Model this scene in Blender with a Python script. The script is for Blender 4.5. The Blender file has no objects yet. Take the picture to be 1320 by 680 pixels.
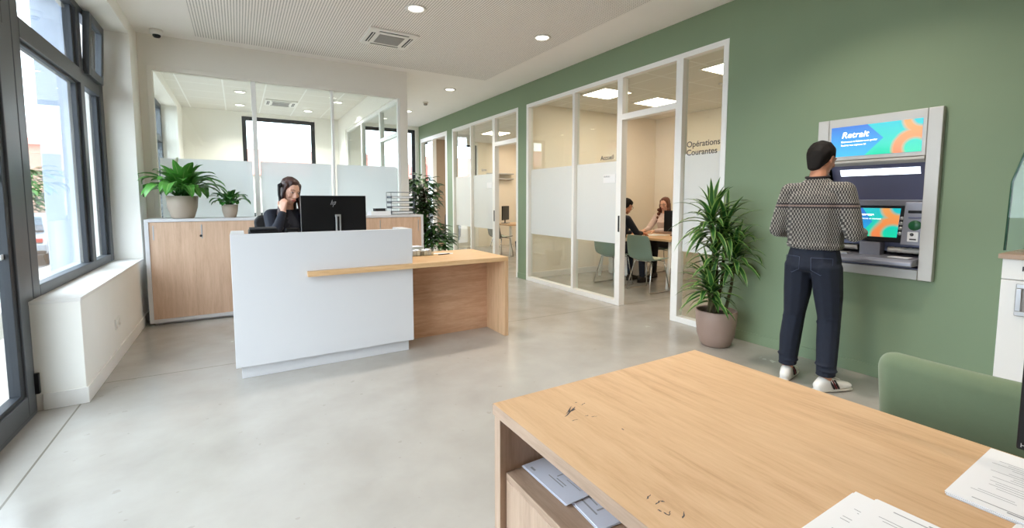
import bpy, bmesh, math, random
from math import sin, cos, pi, radians as R
from mathutils import Vector as V, Matrix, Euler
random.seed(7)
C = bpy.context.scene.collection
SC = bpy.context.scene

# ------------------------------------------------------------------ camera
YAW, PIT = R(31.13), R(4.51)
FPX, CYP = 582.55, 302.74
fw = V((sin(YAW)*cos(PIT), cos(YAW)*cos(PIT), -sin(PIT)))
rt = V((cos(YAW), -sin(YAW), 0)); up = rt.cross(fw)
cd = bpy.data.cameras.new('camera'); cam = bpy.data.objects.new('camera', cd); C.objects.link(cam)
cam.matrix_world = Matrix(((rt.x, up.x, -fw.x, 0), (rt.y, up.y, -fw.y, 0), (rt.z, up.z, -fw.z, 1.32), (0, 0, 0, 1)))
cd.sensor_width = 36; cd.lens = FPX*36/1320; cd.shift_y = -(340-CYP)/1320; cd.clip_start = 0.03; cd.clip_end = 300
SC.camera = cam

# ------------------------------------------------------------------ world, exposure
W = bpy.data.worlds.new('sky'); SC.world = W; W.use_nodes = True
bg = W.node_tree.nodes['Background']
SKY = 9.5
bg.inputs['Color'].default_value = (0.77, 0.865, 1.0, 1); bg.inputs['Strength'].default_value = SKY
SC.view_settings.view_transform = 'Standard'; SC.view_settings.look = 'None'
SC.view_settings.exposure = -0.03; SC.view_settings.gamma = 1.0; SC.view_settings.use_curve_mapping = False
SC.cycles.max_bounces = 10; SC.cycles.diffuse_bounces = 6; SC.cycles.glossy_bounces = 4
SC.cycles.transparent_max_bounces = 16; SC.cycles.transmission_bounces = 6
SC.cycles.caustics_reflective = False; SC.cycles.caustics_refractive = False
SC.cycles.sample_clamp_indirect = 6.0
DOWN_W = 15.0      # power of each ceiling downlight
PANEL_E = 19.0      # emission of the square ceiling panels
WARM = (1.0, 0.84, 0.64)

# ------------------------------------------------------------------ materials
def lin(c):
    return tuple(((x/255)/12.92 if x/255 <= .04045 else ((x/255+.055)/1.055)**2.4) for x in c)
class NT:
    def __init__(s, name):
        s.m = bpy.data.materials.new(name); s.m.use_nodes = True; s.t = s.m.node_tree; s.t.nodes.clear()
        s.out = s.n('ShaderNodeOutputMaterial')
    def n(s, typ, **kw):
        x = s.t.nodes.new(typ)
        for k, v in kw.items(): setattr(x, k, v)
        return x
    def l(s, a, b): s.t.links.new(a, b)
    def math(s, op, a, b=None, c=None):
        x = s.n('ShaderNodeMath', operation=op)
        for i, v in enumerate((a, b, c)):
            if v is None: continue
            if isinstance(v, (int, float)): x.inputs[i].default_value = v
            else: s.l(v, x.inputs[i])
        return x.outputs[0]
    def mix(s, f, a, b, blend='MIX'):
        x = s.n('ShaderNodeMix', data_type='RGBA', blend_type=blend)
        for i, v in ((0, f), (6, a), (7, b)):
            if isinstance(v, (int, float)): x.inputs[i].default_value = v
            elif isinstance(v, tuple): x.inputs[i].default_value = (*v, 1)
            else: s.l(v, x.inputs[i])
        return x.outputs[2]
    def ramp(s, f, stops):
        x = s.n('ShaderNodeValToRGB'); s.l(f, x.inputs[0]); e = x.color_ramp.elements
        while len(e) < len(stops): e.new(.5)
        for el, (p, c) in zip(e, stops):
            el.position = p; el.color = (*c, 1) if len(c) == 3 else c
        return x.outputs[0]
    def coord(s, kind='Object', scale=(1, 1, 1), rot=(0, 0, 0)):
        t = s.n('ShaderNodeTexCoord'); mp = s.n('ShaderNodeMapping')
        mp.inputs['Scale'].default_value = scale; mp.inputs['Rotation'].default_value = rot
        s.l(t.outputs[kind], mp.inputs[0]); return mp.outputs[0]
    def noise(s, vec, scale, detail=4, rough=.55, dist=0):
        x = s.n('ShaderNodeTexNoise'); s.l(vec, x.inputs['Vector'])
        x.inputs['Scale'].default_value = scale; x.inputs['Detail'].default_value = detail
        x.inputs['Roughness'].default_value = rough; x.inputs['Distortion'].default_value = dist
        return x.outputs[0]
    def bsdf(s, col, rough=.5, metal=0, spec=.5, bump=None, bstr=.2, bdist=.002, em=None, ems=0, coat=0, trans=0, sheen=0):
        b = s.n('ShaderNodeBsdfPrincipled')
        for k, v in (('Base Color', col), ('Roughness', rough), ('Metallic', metal), ('Specular IOR Level', spec), ('Coat Weight', coat), ('Transmission Weight', trans), ('Sheen Weight', sheen)):
            if isinstance(v, (int, float)): b.inputs[k].default_value = v
            elif isinstance(v, tuple): b.inputs[k].default_value = (*v, 1)
            else: s.l(v, b.inputs[k])
        if em is not None:
            if isinstance(em, tuple): b.inputs['Emission Color'].default_value = (*em, 1)
            else: s.l(em, b.inputs['Emission Color'])
            b.inputs['Emission Strength'].default_value = ems
        if bump is not None:
            bp = s.n('ShaderNodeBump'); bp.inputs['Strength'].default_value = bstr; bp.inputs['Distance'].default_value = bdist
            s.l(bump, bp.inputs['Height']); s.l(bp.outputs[0], b.inputs['Normal'])
        s.l(b.outputs[0], s.out.inputs[0]); return s.m
def plain(name, rgb, rough=.5, metal=0, spec=.5, var=.06, scale=6, bstr=0, **k):
    s = NT(name); c = lin(rgb); n = s.noise(s.coord(), scale)
    lo = tuple(x*(1-var) for x in c); hi = tuple(min(1, x*(1+var)) for x in c)
    col = s.mix(n, lo, hi)
    return s.bsdf(col, rough, metal, spec, bump=(s.noise(s.coord(), scale*12) if bstr else None), bstr=bstr, **k)
def emit(name, rgb, strength):
    s = NT(name); return s.bsdf(rgb, .5, em=rgb, ems=strength)
def wood(name, a, b, c, scale=(1, 1, 1), rough=.45, fine=1.0):
    """long axis of the grain = the axis with the small scale"""
    s = NT(name); v = s.coord('Object', scale)
    n1 = s.noise(v, 3.0, 5, .6, .6); n2 = s.noise(v, 14*fine, 6, .7, .2); n3 = s.noise(s.coord('Object', tuple(q*.25 for q in scale)), 2.2, 2)
    col = s.ramp(s.math('ADD', s.math('MULTIPLY', n1, .6), s.math('MULTIPLY', n2, .4)), [(.33, lin(c)), (.47, lin(b)), (.62, lin(a))])
    col = s.mix(s.math('MULTIPLY', n3, .35), col, lin(b))
    return s.bsdf(col, rough, bump=n2, bstr=.08, bdist=.001)
M = {}
M['white'] = plain('white_paint', (236, 232, 226), .6, var=.015)
M['wall_white'] = plain('warm_white_wall', (245, 241, 233), .75, var=.02, bstr=.03)
M['cream'] = plain('cream_plaster', (232, 226, 216), .8, var=.02)
M['room_wall'] = plain('room_wall', (242, 232, 216), .8, var=.02)
M['ceil'] = plain('ceiling_paint', (246, 240, 234), .9, var=.015)
M['green'] = plain('green_wall_paint', (127, 145, 115), .62, var=.03, scale=2.5, bstr=.04)
M['frame_w'] = plain('white_lacquered_frame', (240, 238, 234), .35, var=.01)
M['anth'] = plain('anthracite_aluminium', (84, 88, 93), .42, .25, var=.06)
M['anth_d'] = plain('dark_gasket', (38, 42, 48), .5, var=.1)
M['black'] = plain('black_plastic', (13, 13, 15), .42, 0, .3, var=.1)
M['black_m'] = plain('matt_black', (26, 26, 29), .7, var=.15)
M['silver'] = plain('silver_metal', (190, 190, 192), .3, .8, var=.04)
M['chrome'] = plain('chrome', (205, 205, 205), .18, 1, var=.02)
M['desk_white'] = plain('white_laminate', (213, 212, 214), .38, var=.008)
M['pot'] = plain('taupe_pot', (158, 134, 122), .55, var=.04)
M['pot_b'] = plain('beige_pot', (176, 160, 144), .55, var=.04)
M['soil'] = plain('potting_soil', (52, 38, 28), .95, var=.5, scale=60)
M['bark'] = plain('green_cane', (92, 86, 56), .8, var=.35, scale=40)
M['trunk'] = plain('brown_trunk', (74, 58, 42), .85, var=.35, scale=40)
M['paper'] = plain('white_paper', (236, 236, 238), .7, var=.01)
M['envelope'] = plain('white_envelope', (216, 218, 230), .7, var=.02)
M['ink'] = plain('printed_ink', (70, 70, 74), .7, var=.1)
M['ink_l'] = plain('pale_printed_ink', (158, 158, 162), .7, var=.1)
M['green_chair'] = plain('green_fabric', (112, 126, 96), .85, var=.06, scale=40, bstr=.15, sheen=.3)
M['shell'] = plain('grey_green_shell', (124, 144, 130), .5, var=.03)
M['shell_pad'] = plain('pale_seat_pad', (186, 196, 176), .8, var=.04)
M['shell_d'] = plain('taupe_shell', (112, 108, 98), .55, var=.03)
M['oak'] = wood('oak_desk', (217, 181, 142), (206, 168, 128), (184, 144, 106), (9, .9, 9))
M['oak_x'] = wood('oak_counter', (226, 190, 146), (214, 174, 128), (196, 154, 110), (.9, 9, 9))
M['oak_z'] = wood('oak_upright', (220, 184, 148), (206, 168, 130), (184, 144, 106), (9, 9, .7))
M['oak_s'] = wood('oak_sideboard', (220, 188, 162), (208, 174, 147), (190, 154, 126), (7, 7, .6))
M['oak_p'] = wood('oak_panel', (212, 172, 142), (194, 152, 120), (176, 134, 102), (.9, 9, 9))
M['oak_g'] = wood('greyed_oak', (196, 168, 146), (180, 152, 130), (156, 130, 108), (9, 9, .7))
M['oak_gh'] = wood('greyed_oak_flat', (190, 162, 140), (174, 146, 124), (150, 124, 104), (9, .9, 9))
M['leaf'] = None
def leafmat(name, a, b, edge):
    s = NT(name); n = s.noise(s.coord(), 9)
    uv = s.n('ShaderNodeUVMap'); sep = s.n('ShaderNodeSeparateXYZ'); s.l(uv.outputs[0], sep.inputs[0])
    d = s.math('ABSOLUTE', s.math('SUBTRACT', sep.outputs[0], .5))
    base = s.mix(n, lin(a), lin(b))
    col = s.mix(s.math('GREATER_THAN', d, .34), base, lin(edge)) if edge else s.mix(s.math('LESS_THAN', d, .04), base, lin((130, 170, 90)))
    return s.bsdf(col, .38, spec=.5)
M['leaf_drac'] = leafmat('dracaena_leaf', (30, 74, 30), (52, 104, 42), (140, 172, 88))
M['leaf_lily'] = leafmat('lily_leaf', (52, 116, 40), (98, 166, 68), None)
M['leaf_small'] = leafmat('small_leaf', (32, 92, 30), (60, 128, 48), None)
M['leaf_ficus'] = leafmat('ficus_leaf', (34, 74, 36), (62, 106, 56), None)
M['leaf_out'] = plain('tree_foliage', (70, 96, 50), .8, var=.4, scale=8)
M['petal'] = plain('white_petal', (240, 242, 225), .5)
M['bin_white'] = plain('white_cabinet', (238, 236, 232), .4, var=.01)
M['atm_frame'] = plain('atm_light_grey', (188, 184, 178), .38, .15, var=.02)
M['atm_mid'] = plain('atm_mid_grey', (140, 140, 150), .35, .4, var=.03)
M['atm_dark'] = plain('atm_dark_grey', (110, 112, 140), .35, .3, var=.05)
M['led'] = emit('atm_led', (.85, .92, 1.0), 2.4)
M['green_ring'] = plain('green_reader', (24, 88, 52), .3, var=.3, scale=60)
M['wire'] = plain('grey_wire', (96, 102, 112), .4, .6)
M['glass_edge'] = plain('green_glass_edge', (38, 84, 62), .2)
M['taupe_wall'] = plain('taupe_wall', (178, 158, 140), .85)
M['carpet'] = plain('dark_carpet', (66, 64, 66), .95, var=.2, scale=30)

def glassmat(name, tint=(.96, .985, .97), base=.04):
    s = NT(name); t = s.n('ShaderNodeBsdfTransparent'); t.inputs[0].default_value = (*tint, 1)
    g = s.n('ShaderNodeBsdfGlossy'); g.inputs['Roughness'].default_value = .015
    lw = s.n('ShaderNodeLayerWeight'); lw.inputs[0].default_value = .5
    f = s.math('ADD', s.math('MULTIPLY', s.math('POWER', lw.outputs['Facing'], 4.0), .75), base)
    mx = s.n('ShaderNodeMixShader'); s.l(f, mx.inputs[0]); s.l(t.outputs[0], mx.inputs[1]); s.l(g.outputs[0], mx.inputs[2])
    s.l(mx.outputs[0], s.out.inputs[0]); return s.m
M['glass'] = glassmat('clear_glass')
M['glass_g'] = glassmat('greenish_glass', (.92, .97, .94), .03)
def frostmat(name, opac=.72, col=(.86, .90, .92)):
    s = NT(name); t = s.n('ShaderNodeBsdfTransparent'); d = s.n('ShaderNodeBsdfDiffuse'); tr = s.n('ShaderNodeBsdfTranslucent')
    n = s.noise(s.coord(), 3); c = s.mix(s.math('MULTIPLY', n, .15), col, (1, 1, 1))
    s.l(c, d.inputs[0]); s.l(c, tr.inputs[0])
    a = s.n('ShaderNodeMixShader'); a.inputs[0].default_value = .5; s.l(d.outputs[0], a.inputs[1]); s.l(tr.outputs[0], a.inputs[2])
    b = s.n('ShaderNodeMixShader'); b.inputs[0].default_value = opac; s.l(t.outputs[0], b.inputs[1]); s.l(a.outputs[0], b.inputs[2])
    s.l(b.outputs[0], s.out.inputs[0]); return s.m
M['frost'] = frostmat('frosted_film', .80, (.93, .96, .98))

def floor_mat():
    s = NT('polished_concrete'); v = s.coord()
    n1 = s.noise(v, .8, 4, .5, .2); n2 = s.noise(v, 3.2, 5, .6, .2); n3 = s.noise(v, 40, 3)
    f = s.math('ADD', s.math('MULTIPLY', n1, .65), s.math('MULTIPLY', n2, .35))
    col = s.ramp(f, [(.30, lin((158, 152, 145))), (.5, lin((172, 167, 160))), (.70, lin((184, 180, 174)))])
    sp = s.math('GREATER_THAN', s.noise(v, 16, 2, .4), .73); col = s.mix(s.math('MULTIPLY', sp, .25), col, lin((128, 120, 108)))
    sep = s.n('ShaderNodeSeparateXYZ'); s.l(v, sep.inputs[0])
    jy = s.math('LESS_THAN', s.math('ABSOLUTE', s.math('SUBTRACT', sep.outputs[1], s.math('SUBTRACT', 4.205, s.math('MULTIPLY', sep.outputs[0], .03)))), .004)
    jx = s.math('MULTIPLY', s.math('LESS_THAN', s.math('ABSOLUTE', s.math('ADD', sep.outputs[0], .927)), .005), s.math('LESS_THAN', sep.outputs[1], 3.87))
    jy2 = s.math('LESS_THAN', s.math('ABSOLUTE', s.math('SUBTRACT', sep.outputs[1], 8.2)), .006)
    j = s.math('MAXIMUM', s.math('MAXIMUM', jx, jy), jy2)
    col = s.mix(s.math('MULTIPLY', j, .75), col, lin((104, 96, 84)))
    rg = s.math('ADD', .10, s.math('MULTIPLY', n2, .24))
    return s.bsdf(col, rg, spec=.5, bump=n3, bstr=.02, bdist=.001)
M['floor'] = floor_mat()
def perf_mat():
    s = NT('perforated_ceiling'); v = s.coord(); sep = s.n('ShaderNodeSeparateXYZ'); s.l(v, sep.inputs[0])
    fx = s.math('SUBTRACT', s.math('FRACT', s.math('MULTIPLY', sep.outputs[0], 40.0)), .5)
    fy = s.math('SUBTRACT', s.math('FRACT', s.math('MULTIPLY', sep.outputs[1], 40.0)), .5)
    hole = s.math('MULTIPLY', s.math('LESS_THAN', s.math('ABSOLUTE', fx), .20), s.math('LESS_THAN', s.math('ABSOLUTE', fy), .36))
    col = s.mix(hole, lin((246, 240, 234)), lin((168, 161, 155)))
    return s.bsdf(col, .9)
M['perf'] = perf_mat()
def grid_mat():
    s = NT('tiled_ceiling'); v = s.coord(); sep = s.n('ShaderNodeSeparateXYZ'); s.l(v, sep.inputs[0])
    ds = []
    for i in (0, 1):
        f = s.math('FRACT', s.math('ADD', s.math('DIVIDE', sep.outputs[i], .6), .25)); ds.append(s.math('LESS_THAN', f, .035))
    n = s.noise(v, 120, 2)
    col = s.mix(s.math('MAXIMUM', *ds), s.mix(n, lin((216, 211, 202)), lin((228, 224, 216))), lin((240, 238, 234)))
    return s.bsdf(col, .85)
M['grid'] = grid_mat()
def screen_mat(name, ems, asp):
    """blue to teal advert with orange bands, drawn over the generated 0..1 coordinates of the screen"""
    s = NT(name); t = s.n('ShaderNodeTexCoord'); sep = s.n('ShaderNodeSeparateXYZ'); s.l(t.outputs['UV'], sep.inputs[0])
    u, w = sep.outputs[0], sep.outputs[1]
    blue = s.mix(w, (.0, .50, .92), (.01, .17, .72))
    # teal area right of a V-shaped edge
    edge = s.math('ADD', .50, s.math('MULTIPLY', s.math('SUBTRACT', .28, s.math('ABSOLUTE', s.math('SUBTRACT', w, .52))), .38))
    teal = s.mix(w, (.0, .78, .45), (.0, .62, .70))
    c = s.mix(s.math('GREATER_THAN', u, edge), blue, teal)
    # soft orange arcs around two teal discs at the right edge
    def ring(cx, cy, r, wd, asp):
        dx = s.math('MULTIPLY', s.math('SUBTRACT', u, cx), asp); dy = s.math('SUBTRACT', w, cy)
        d = s.math('SQRT', s.math('ADD', s.math('MULTIPLY', dx, dx), s.math('MULTIPLY', dy, dy)))
        k = s.math('MULTIPLY', s.math('SUBTRACT', wd, s.math('ABSOLUTE', s.math('SUBTRACT', d, r))), 9.0); x_ = s.n('ShaderNodeClamp'); s.l(k, x_.inputs[0]); return x_.outputs[0]
    o = s.math('MAXIMUM', ring(.93, .14, .43, .20, asp), ring(1.0, 1.04, .38, .18, asp))
    soft = s.n('ShaderNodeClamp'); s.l(s.math('MULTIPLY', s.math('SUBTRACT', u, s.math('ADD', edge, .06)), 9.0), soft.inputs[0])
    c = s.mix(s.math('MULTIPLY', o, soft.outputs[0]), c, s.mix(w, (1.0, .26, .08), (1.0, .42, .10)))
    return s.bsdf((.02, .02, .02), .25, em=c, ems=ems)
M['scr'] = screen_mat('advert_screen', 1.05, 2.5)
M['scr2'] = screen_mat('cash_screen', .9, 1.75)
M['white_text'] = emit('screen_text', (1, 1, 1), 1.1)
def knit_mat():
    s = NT('grey_knit'); v = s.coord(); sep = s.n('ShaderNodeSeparateXYZ'); s.l(v, sep.inputs[0])
    x, y, z = sep.outputs
    a = s.math('MULTIPLY', s.math('ADD', x, s.math('MULTIPLY', y, .8)), 340.0); b = s.math('MULTIPLY', z, 340.0)
    row = s.math('SINE', b); sh = s.math('MULTIPLY', s.math('FLOOR', s.math('DIVIDE', b, 6.2832)), 3.14159)
    p = s.math('MULTIPLY', s.math('SINE', s.math('ADD', a, sh)), row)
    f = s.math('ADD', s.math('MULTIPLY', p, .5), s.math('MULTIPLY', s.noise(v, 160, 2), .55))
    col = s.ramp(f, [(.22, lin((48, 45, 44))), (.38, lin((116, 111, 106))), (.62, lin((170, 164, 154)))])
    for z0, c in ((1.277, (126, 104, 98)), (1.289, (34, 28, 32)), (1.265, (34, 28, 32))):
        col = s.mix(s.math('LESS_THAN', s.math('ABSOLUTE', s.math('SUBTRACT', z, z0)), .005), col, lin(c))
    return s.bsdf(col, .9, bump=f, bstr=.5, bdist=.003, sheen=.2)
M['knit'] = knit_mat()
M['collar'] = plain('dark_collar', (44, 36, 38), .9)
M['jeans'] = plain('dark_denim', (21, 28, 44), .85, var=.25, scale=30, bstr=.2)
M['seam'] = plain('denim_seam', (62, 70, 92), .85)
M['skin'] = plain('skin', (224, 174, 150), .5, var=.05, scale=12)
M['skin_m'] = plain('tan_skin', (196, 136, 106), .5, var=.05, scale=12)
M['hair_k'] = plain('black_hair', (22, 17, 15), .75, 0, .3, var=.4, scale=50, bstr=.6)
M['hair_b'] = plain('dark_brown_hair', (62, 36, 32), .4, var=.35, scale=40, bstr=.6)
M['hair_r'] = plain('auburn_hair', (96, 52, 34), .5, var=.45, scale=40, bstr=.7)
M['navy'] = plain('navy_knit', (22, 26, 40), .8, var=.2, scale=30, bstr=.2)
M['blouse'] = plain('pale_blouse', (216, 196, 190), .75, var=.25, scale=40)
M['trouser'] = plain('black_trousers', (24, 24, 28), .85, var=.2)
M['lips'] = plain('lips', (176, 88, 84), .4)
M['eye_w'] = plain('eye_white', (225, 222, 218), .3)
M['eye_d'] = plain('iris', (46, 30, 22), .2)
M['shoe'] = plain('white_leather', (232, 228, 222), .45)
M['sole'] = plain('sole', (214, 208, 198), .6)
M['red'] = plain('red_stripe', (110, 34, 36), .6)
M['shoe_d'] = plain('dark_shoes', (34, 30, 32), .5)
M['facade_o'] = plain('pale_render', (200, 190, 176), .9, var=.1, scale=2)
M['facade_p'] = plain('peach_render', (196, 160, 140), .9, var=.1, scale=2)
M['tiles'] = plain('red_roof_tiles', (176, 110, 98), .9, var=.25, scale=5)
M['asphalt'] = plain('asphalt', (118, 116, 116), .9, var=.15, scale=10)
M['pave'] = plain('pavement', (176, 168, 160), .9, var=.12, scale=5)
M['ext_wall'] = plain('exterior_pier_paint', (164, 174, 190), .8, var=.03)
M['car'] = plain('grey_car_paint', (150, 158, 166), .25, .4, var=.03)
M['car_w'] = plain('white_car_paint', (206, 206, 206), .25, .2, var=.03)
M['car_glass'] = plain('car_window', (52, 64, 74), .1)
M['tyre'] = plain('tyre', (30, 30, 30), .9)
M['tail'] = plain('tail_light', (150, 36, 30), .3)

# ------------------------------------------------------------------ helpers
def fin(bm, name, mat, parent=None, loc=(0, 0, 0), rotz=0, bevel=0, smooth=False, recalc=True):
    if recalc: bmesh.ops.recalc_face_normals(bm, faces=bm.faces)
    me = bpy.data.meshes.new(name); bm.to_mesh(me); bm.free()
    for m_ in (mat if isinstance(mat, (list, tuple)) else [mat]): me.materials.append(M[m_])
    if smooth:
        for p in me.polygons: p.use_smooth = True
    o = bpy.data.objects.new(name, me); C.objects.link(o)
    if parent: o.parent = parent
    o.location = loc; o.rotation_euler = (0, 0, rotz)
    if bevel:
        b = o.modifiers.new('bevel', 'BEVEL'); b.width = bevel; b.segments = 2; b.limit_method = 'ANGLE'; b.angle_limit = R(40)
        b.harden_normals = False
    return o
def box(bm, x0, x1, y0, y1, z0, z1, mi=0, rot=None, piv=None):
    vs = [bm.verts.new((x, y, z)) for x in (x0, x1) for y in (y0, y1) for z in (z0, z1)]
    for f in ((0, 1, 3, 2), (4, 6, 7, 5), (0, 4, 5, 1), (2, 3, 7, 6), (0, 2, 6, 4), (1, 5, 7, 3)):
        bm.faces.new([vs[i] for i in f]).material_index = mi
    if rot is not None:
        bmesh.ops.rotate(bm, verts=vs, cent=piv or ((x0+x1)/2, (y0+y1)/2, (z0+z1)/2), matrix=rot)
    return vs
def BX(name, mat, dims, parent=None, bevel=.002, **k):
    """one mesh from a list of boxes"""
    bm = bmesh.new()
    if isinstance(dims, tuple): dims = [dims]
    for i, d in enumerate(dims):   # a hair's breadth between neighbours keeps their faces from coinciding
        e = .00012*i; a = list(d); a[0] -= e; a[2] -= e; a[4] -= e; a[1] += e; a[3] += e; a[5] += e; box(bm, *a)
    return fin(bm, name, mat, parent, bevel=bevel, **k)
def tube(bm, pts, r, seg=8, mi=0, cap=True):
    pts = [V(p) for p in pts]; rs = r if isinstance(r, (list, tuple)) else [r]*len(pts); rings = []
    prev = None
    for i, p in enumerate(pts):
        d = (pts[min(i+1, len(pts)-1)]-pts[max(i-1, 0)]).normalized()
        if prev is None:
            a = d.orthogonal().normalized()
        else:
            a = (prev - d*prev.dot(d)); a = a.normalized() if a.length > 1e-6 else d.orthogonal().normalized()
        prev = a; b = d.cross(a)
        rings.append([bm.verts.new(p+(a*cos(2*pi*k/seg)+b*sin(2*pi*k/seg))*rs[i]) for k in range(seg)])
    for i in range(len(rings)-1):
        for k in range(seg):
            f = bm.faces.new((rings[i][k], rings[i][(k+1) % seg], rings[i+1][(k+1) % seg], rings[i+1][k])); f.material_index = mi; f.smooth = True
    if cap:
        bm.faces.new(rings[0][::-1]).material_index = mi; bm.faces.new(rings[-1]).material_index = mi
def lathe(bm, prof, seg=28, c=(0, 0, 0), mi=0, axis='Z'):
    rings = []
    for r, z in prof:
        ring = []
        for k in range(seg):
            a = 2*pi*k/seg; p = (r*cos(a), r*sin(a), z)
            if axis == 'X': p = (p[2], p[0], p[1])
            if axis == 'Y': p = (p[0], p[2], p[1])
            ring.append(bm.verts.new(V(p)+V(c)))
        rings.append(ring)
    for i in range(len(rings)-1):
        for k in range(seg):
            f = bm.faces.new((rings[i][k], rings[i][(k+1) % seg], rings[i+1][(k+1) % seg], rings[i+1][k])); f.material_index = mi; f.smooth = True
    for ring in (rings[0], rings[-1]):
        try: bm.faces.new(ring).material_index = mi
        except ValueError: pass
def prism(bm, poly, axis, a, b, mi=0):
    """poly in the two other axes (order xyz without axis)"""
    def P(q, h):
        l = list(q); l.insert('XYZ'.index(axis), h); return l
    A = [bm.verts.new(P(q, a)) for q in poly]; B = [bm.verts.new(P(q, b)) for q in poly]
    bm.faces.new(A).material_index = mi; bm.faces.new(B[::-1]).material_index = mi
    for i in range(len(poly)):
        j = (i+1) % len(poly); bm.faces.new((A[i], B[i], B[j], A[j])).material_index = mi
def thing(name, label, cat, loc=(0, 0, 0), rotz=0, group=None):
    o = bpy.data.objects.new(name, None); C.objects.link(o); o.empty_display_size = .1
    o.location = loc; o.rotation_euler = (0, 0, rotz); o['label'] = label; o['category'] = cat
    if group: o['group'] = group
    return o
def tag(o, label, cat, group=None):
    o['label'] = label; o['category'] = cat
    if group: o['group'] = group
    return o
def struct(o, label=None):
    o['kind'] = 'structure'
    if label: o['label'] = label
    return o
def sroot(name, label=None):
    o = bpy.data.objects.new(name, None); C.objects.link(o); return struct(o, label)
def dup(root, loc, rotz=None, label=None):
    r = root.copy(); C.objects.link(r); r.location = loc
    if rotz is not None: r.rotation_euler = (0, 0, rotz)
    if label: r['label'] = label
    for ch in list(root.children):
        c = ch.copy(); C.objects.link(c); c.parent = r
        for g in ch.children:
            d = g.copy(); C.objects.link(d); d.parent = c
    return r
def text(body, parent, loc, size, mat, rot, name='lettering', ext=.0006, italic=0, align='LEFT', label=None, bold=0):
    c = bpy.data.curves.new(name, 'FONT'); c.body = body; c.size = size; c.extrude = ext; c.shear = italic; c.align_x = align; c.offset = bold
    tmp = bpy.data.objects.new('tmp', c); C.objects.link(tmp); bpy.context.view_layer.update()
    me = bpy.data.meshes.new_from_object(tmp.evaluated_get(bpy.context.evaluated_depsgraph_get())); bpy.data.objects.remove(tmp); bpy.data.curves.remove(c)
    me.materials.clear(); me.materials.append(M[mat]); me.name = name
    o = bpy.data.objects.new(name, me); C.objects.link(o); o.parent = parent
    o.location = loc; o.rotation_euler = rot
    if label: o['label'] = label
    return o

# ------------------------------------------------------------------ room shell
XW = 4.013; TW = 0.12; CZ = 3.16; YP = 6.55; YE = 11.25; XF = -1.13; XS = -0.895; YB = -4.6; XR = 7.1
RC = 2.88
bm = bmesh.new(); box(bm, XF-.12, XR+.2, YB-.2, YE+.2, -.2, 0); struct(fin(bm, 'floor', 'floor'))
# ceiling of the hall: plain plasterboard with a perforated field; tiled ceiling over the glazed office
BX('ceiling', 'ceil', [(XS, XW, YB, YP, CZ, CZ+.1), (2.18, XW, YP, YE, CZ, CZ+.1)], bevel=0)['kind'] = 'structure'
o = BX('ceiling_perforated', 'perf', [(-.34, 3.36, -3.5, 6.36, CZ-.004, CZ-.001)], bevel=0); o.name = 'ceiling'; struct(o, 'perforated acoustic field of the ceiling')
o = BX('ceiling', 'grid', [(XS, 2.06, YP+.1, YE, CZ, CZ+.1)], bevel=0); struct(o, 'tiled ceiling of the glazed office')
o = BX('ceiling', 'grid', [(XW+TW, XR, 1.9, 6.27, RC, RC+.08)], bevel=0); struct(o, 'tiled ceiling of the meeting room')
o = BX('ceiling', 'grid', [(XW+TW, XR, 6.39, YE, RC, RC+.08)], bevel=0); struct(o, 'tiled ceiling of the rear room')
# green wall with three glazed openings and the cash machine niche
A0, A1 = 2.687, 6.19; B0, B1 = 6.446, 9.14; D0, D1 = 9.43, 11.12; HZ = 2.83
N0, N1, NZ0, NZ1 = 1.195, 1.780, .84, 1.585
w = XW; x2 = XW+TW
walls = [(w, x2, YB, N0, 0, CZ), (w, x2, N1, A0, 0, CZ), (w, x2, N0, N1, 0, NZ0), (w, x2, N0, N1, NZ1, CZ),
         (w, x2, A0, A1, HZ, CZ), (w, x2, A1, B0, 0, CZ), (w, x2, B0, B1, HZ, CZ), (w, x2, B1, D0, 0, CZ), (w, x2, D0, D1, HZ, CZ), (w, x2, D1, YE, 0, CZ)]
struct(BX('wall_right', 'green', walls, bevel=0))
bz = [(w-.012, w, YB, A0, 0, .09), (w-.012, w, A1, B0, 0, .09), (w-.012, w, B1, D0, 0, .09)]
struct(BX('baseboard_right', 'green', bz, bevel=.003))
# room partitions behind the green wall
struct(BX('wall_meeting_room_end', 'room_wall', [(x2, XR+.1, 6.27, 6.39, 0, CZ+.1)], bevel=0))
struct(BX('wall_meeting_room_back', 'room_wall', [(XR, XR+.1, 1.8, YE, 0, CZ+.1)], bevel=0))
struct(BX('wall_meeting_room_near', 'room_wall', [(x2, XR, 1.8, 1.9, 0, CZ+.1)], bevel=0))
struct(BX('baseboard_meeting_room', 'white', [(x2, XR-.02, 6.255, 6.27, 0, .1), (XR-.015, XR, 1.9, 6.26, 0, .1)], bevel=.003))
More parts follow.
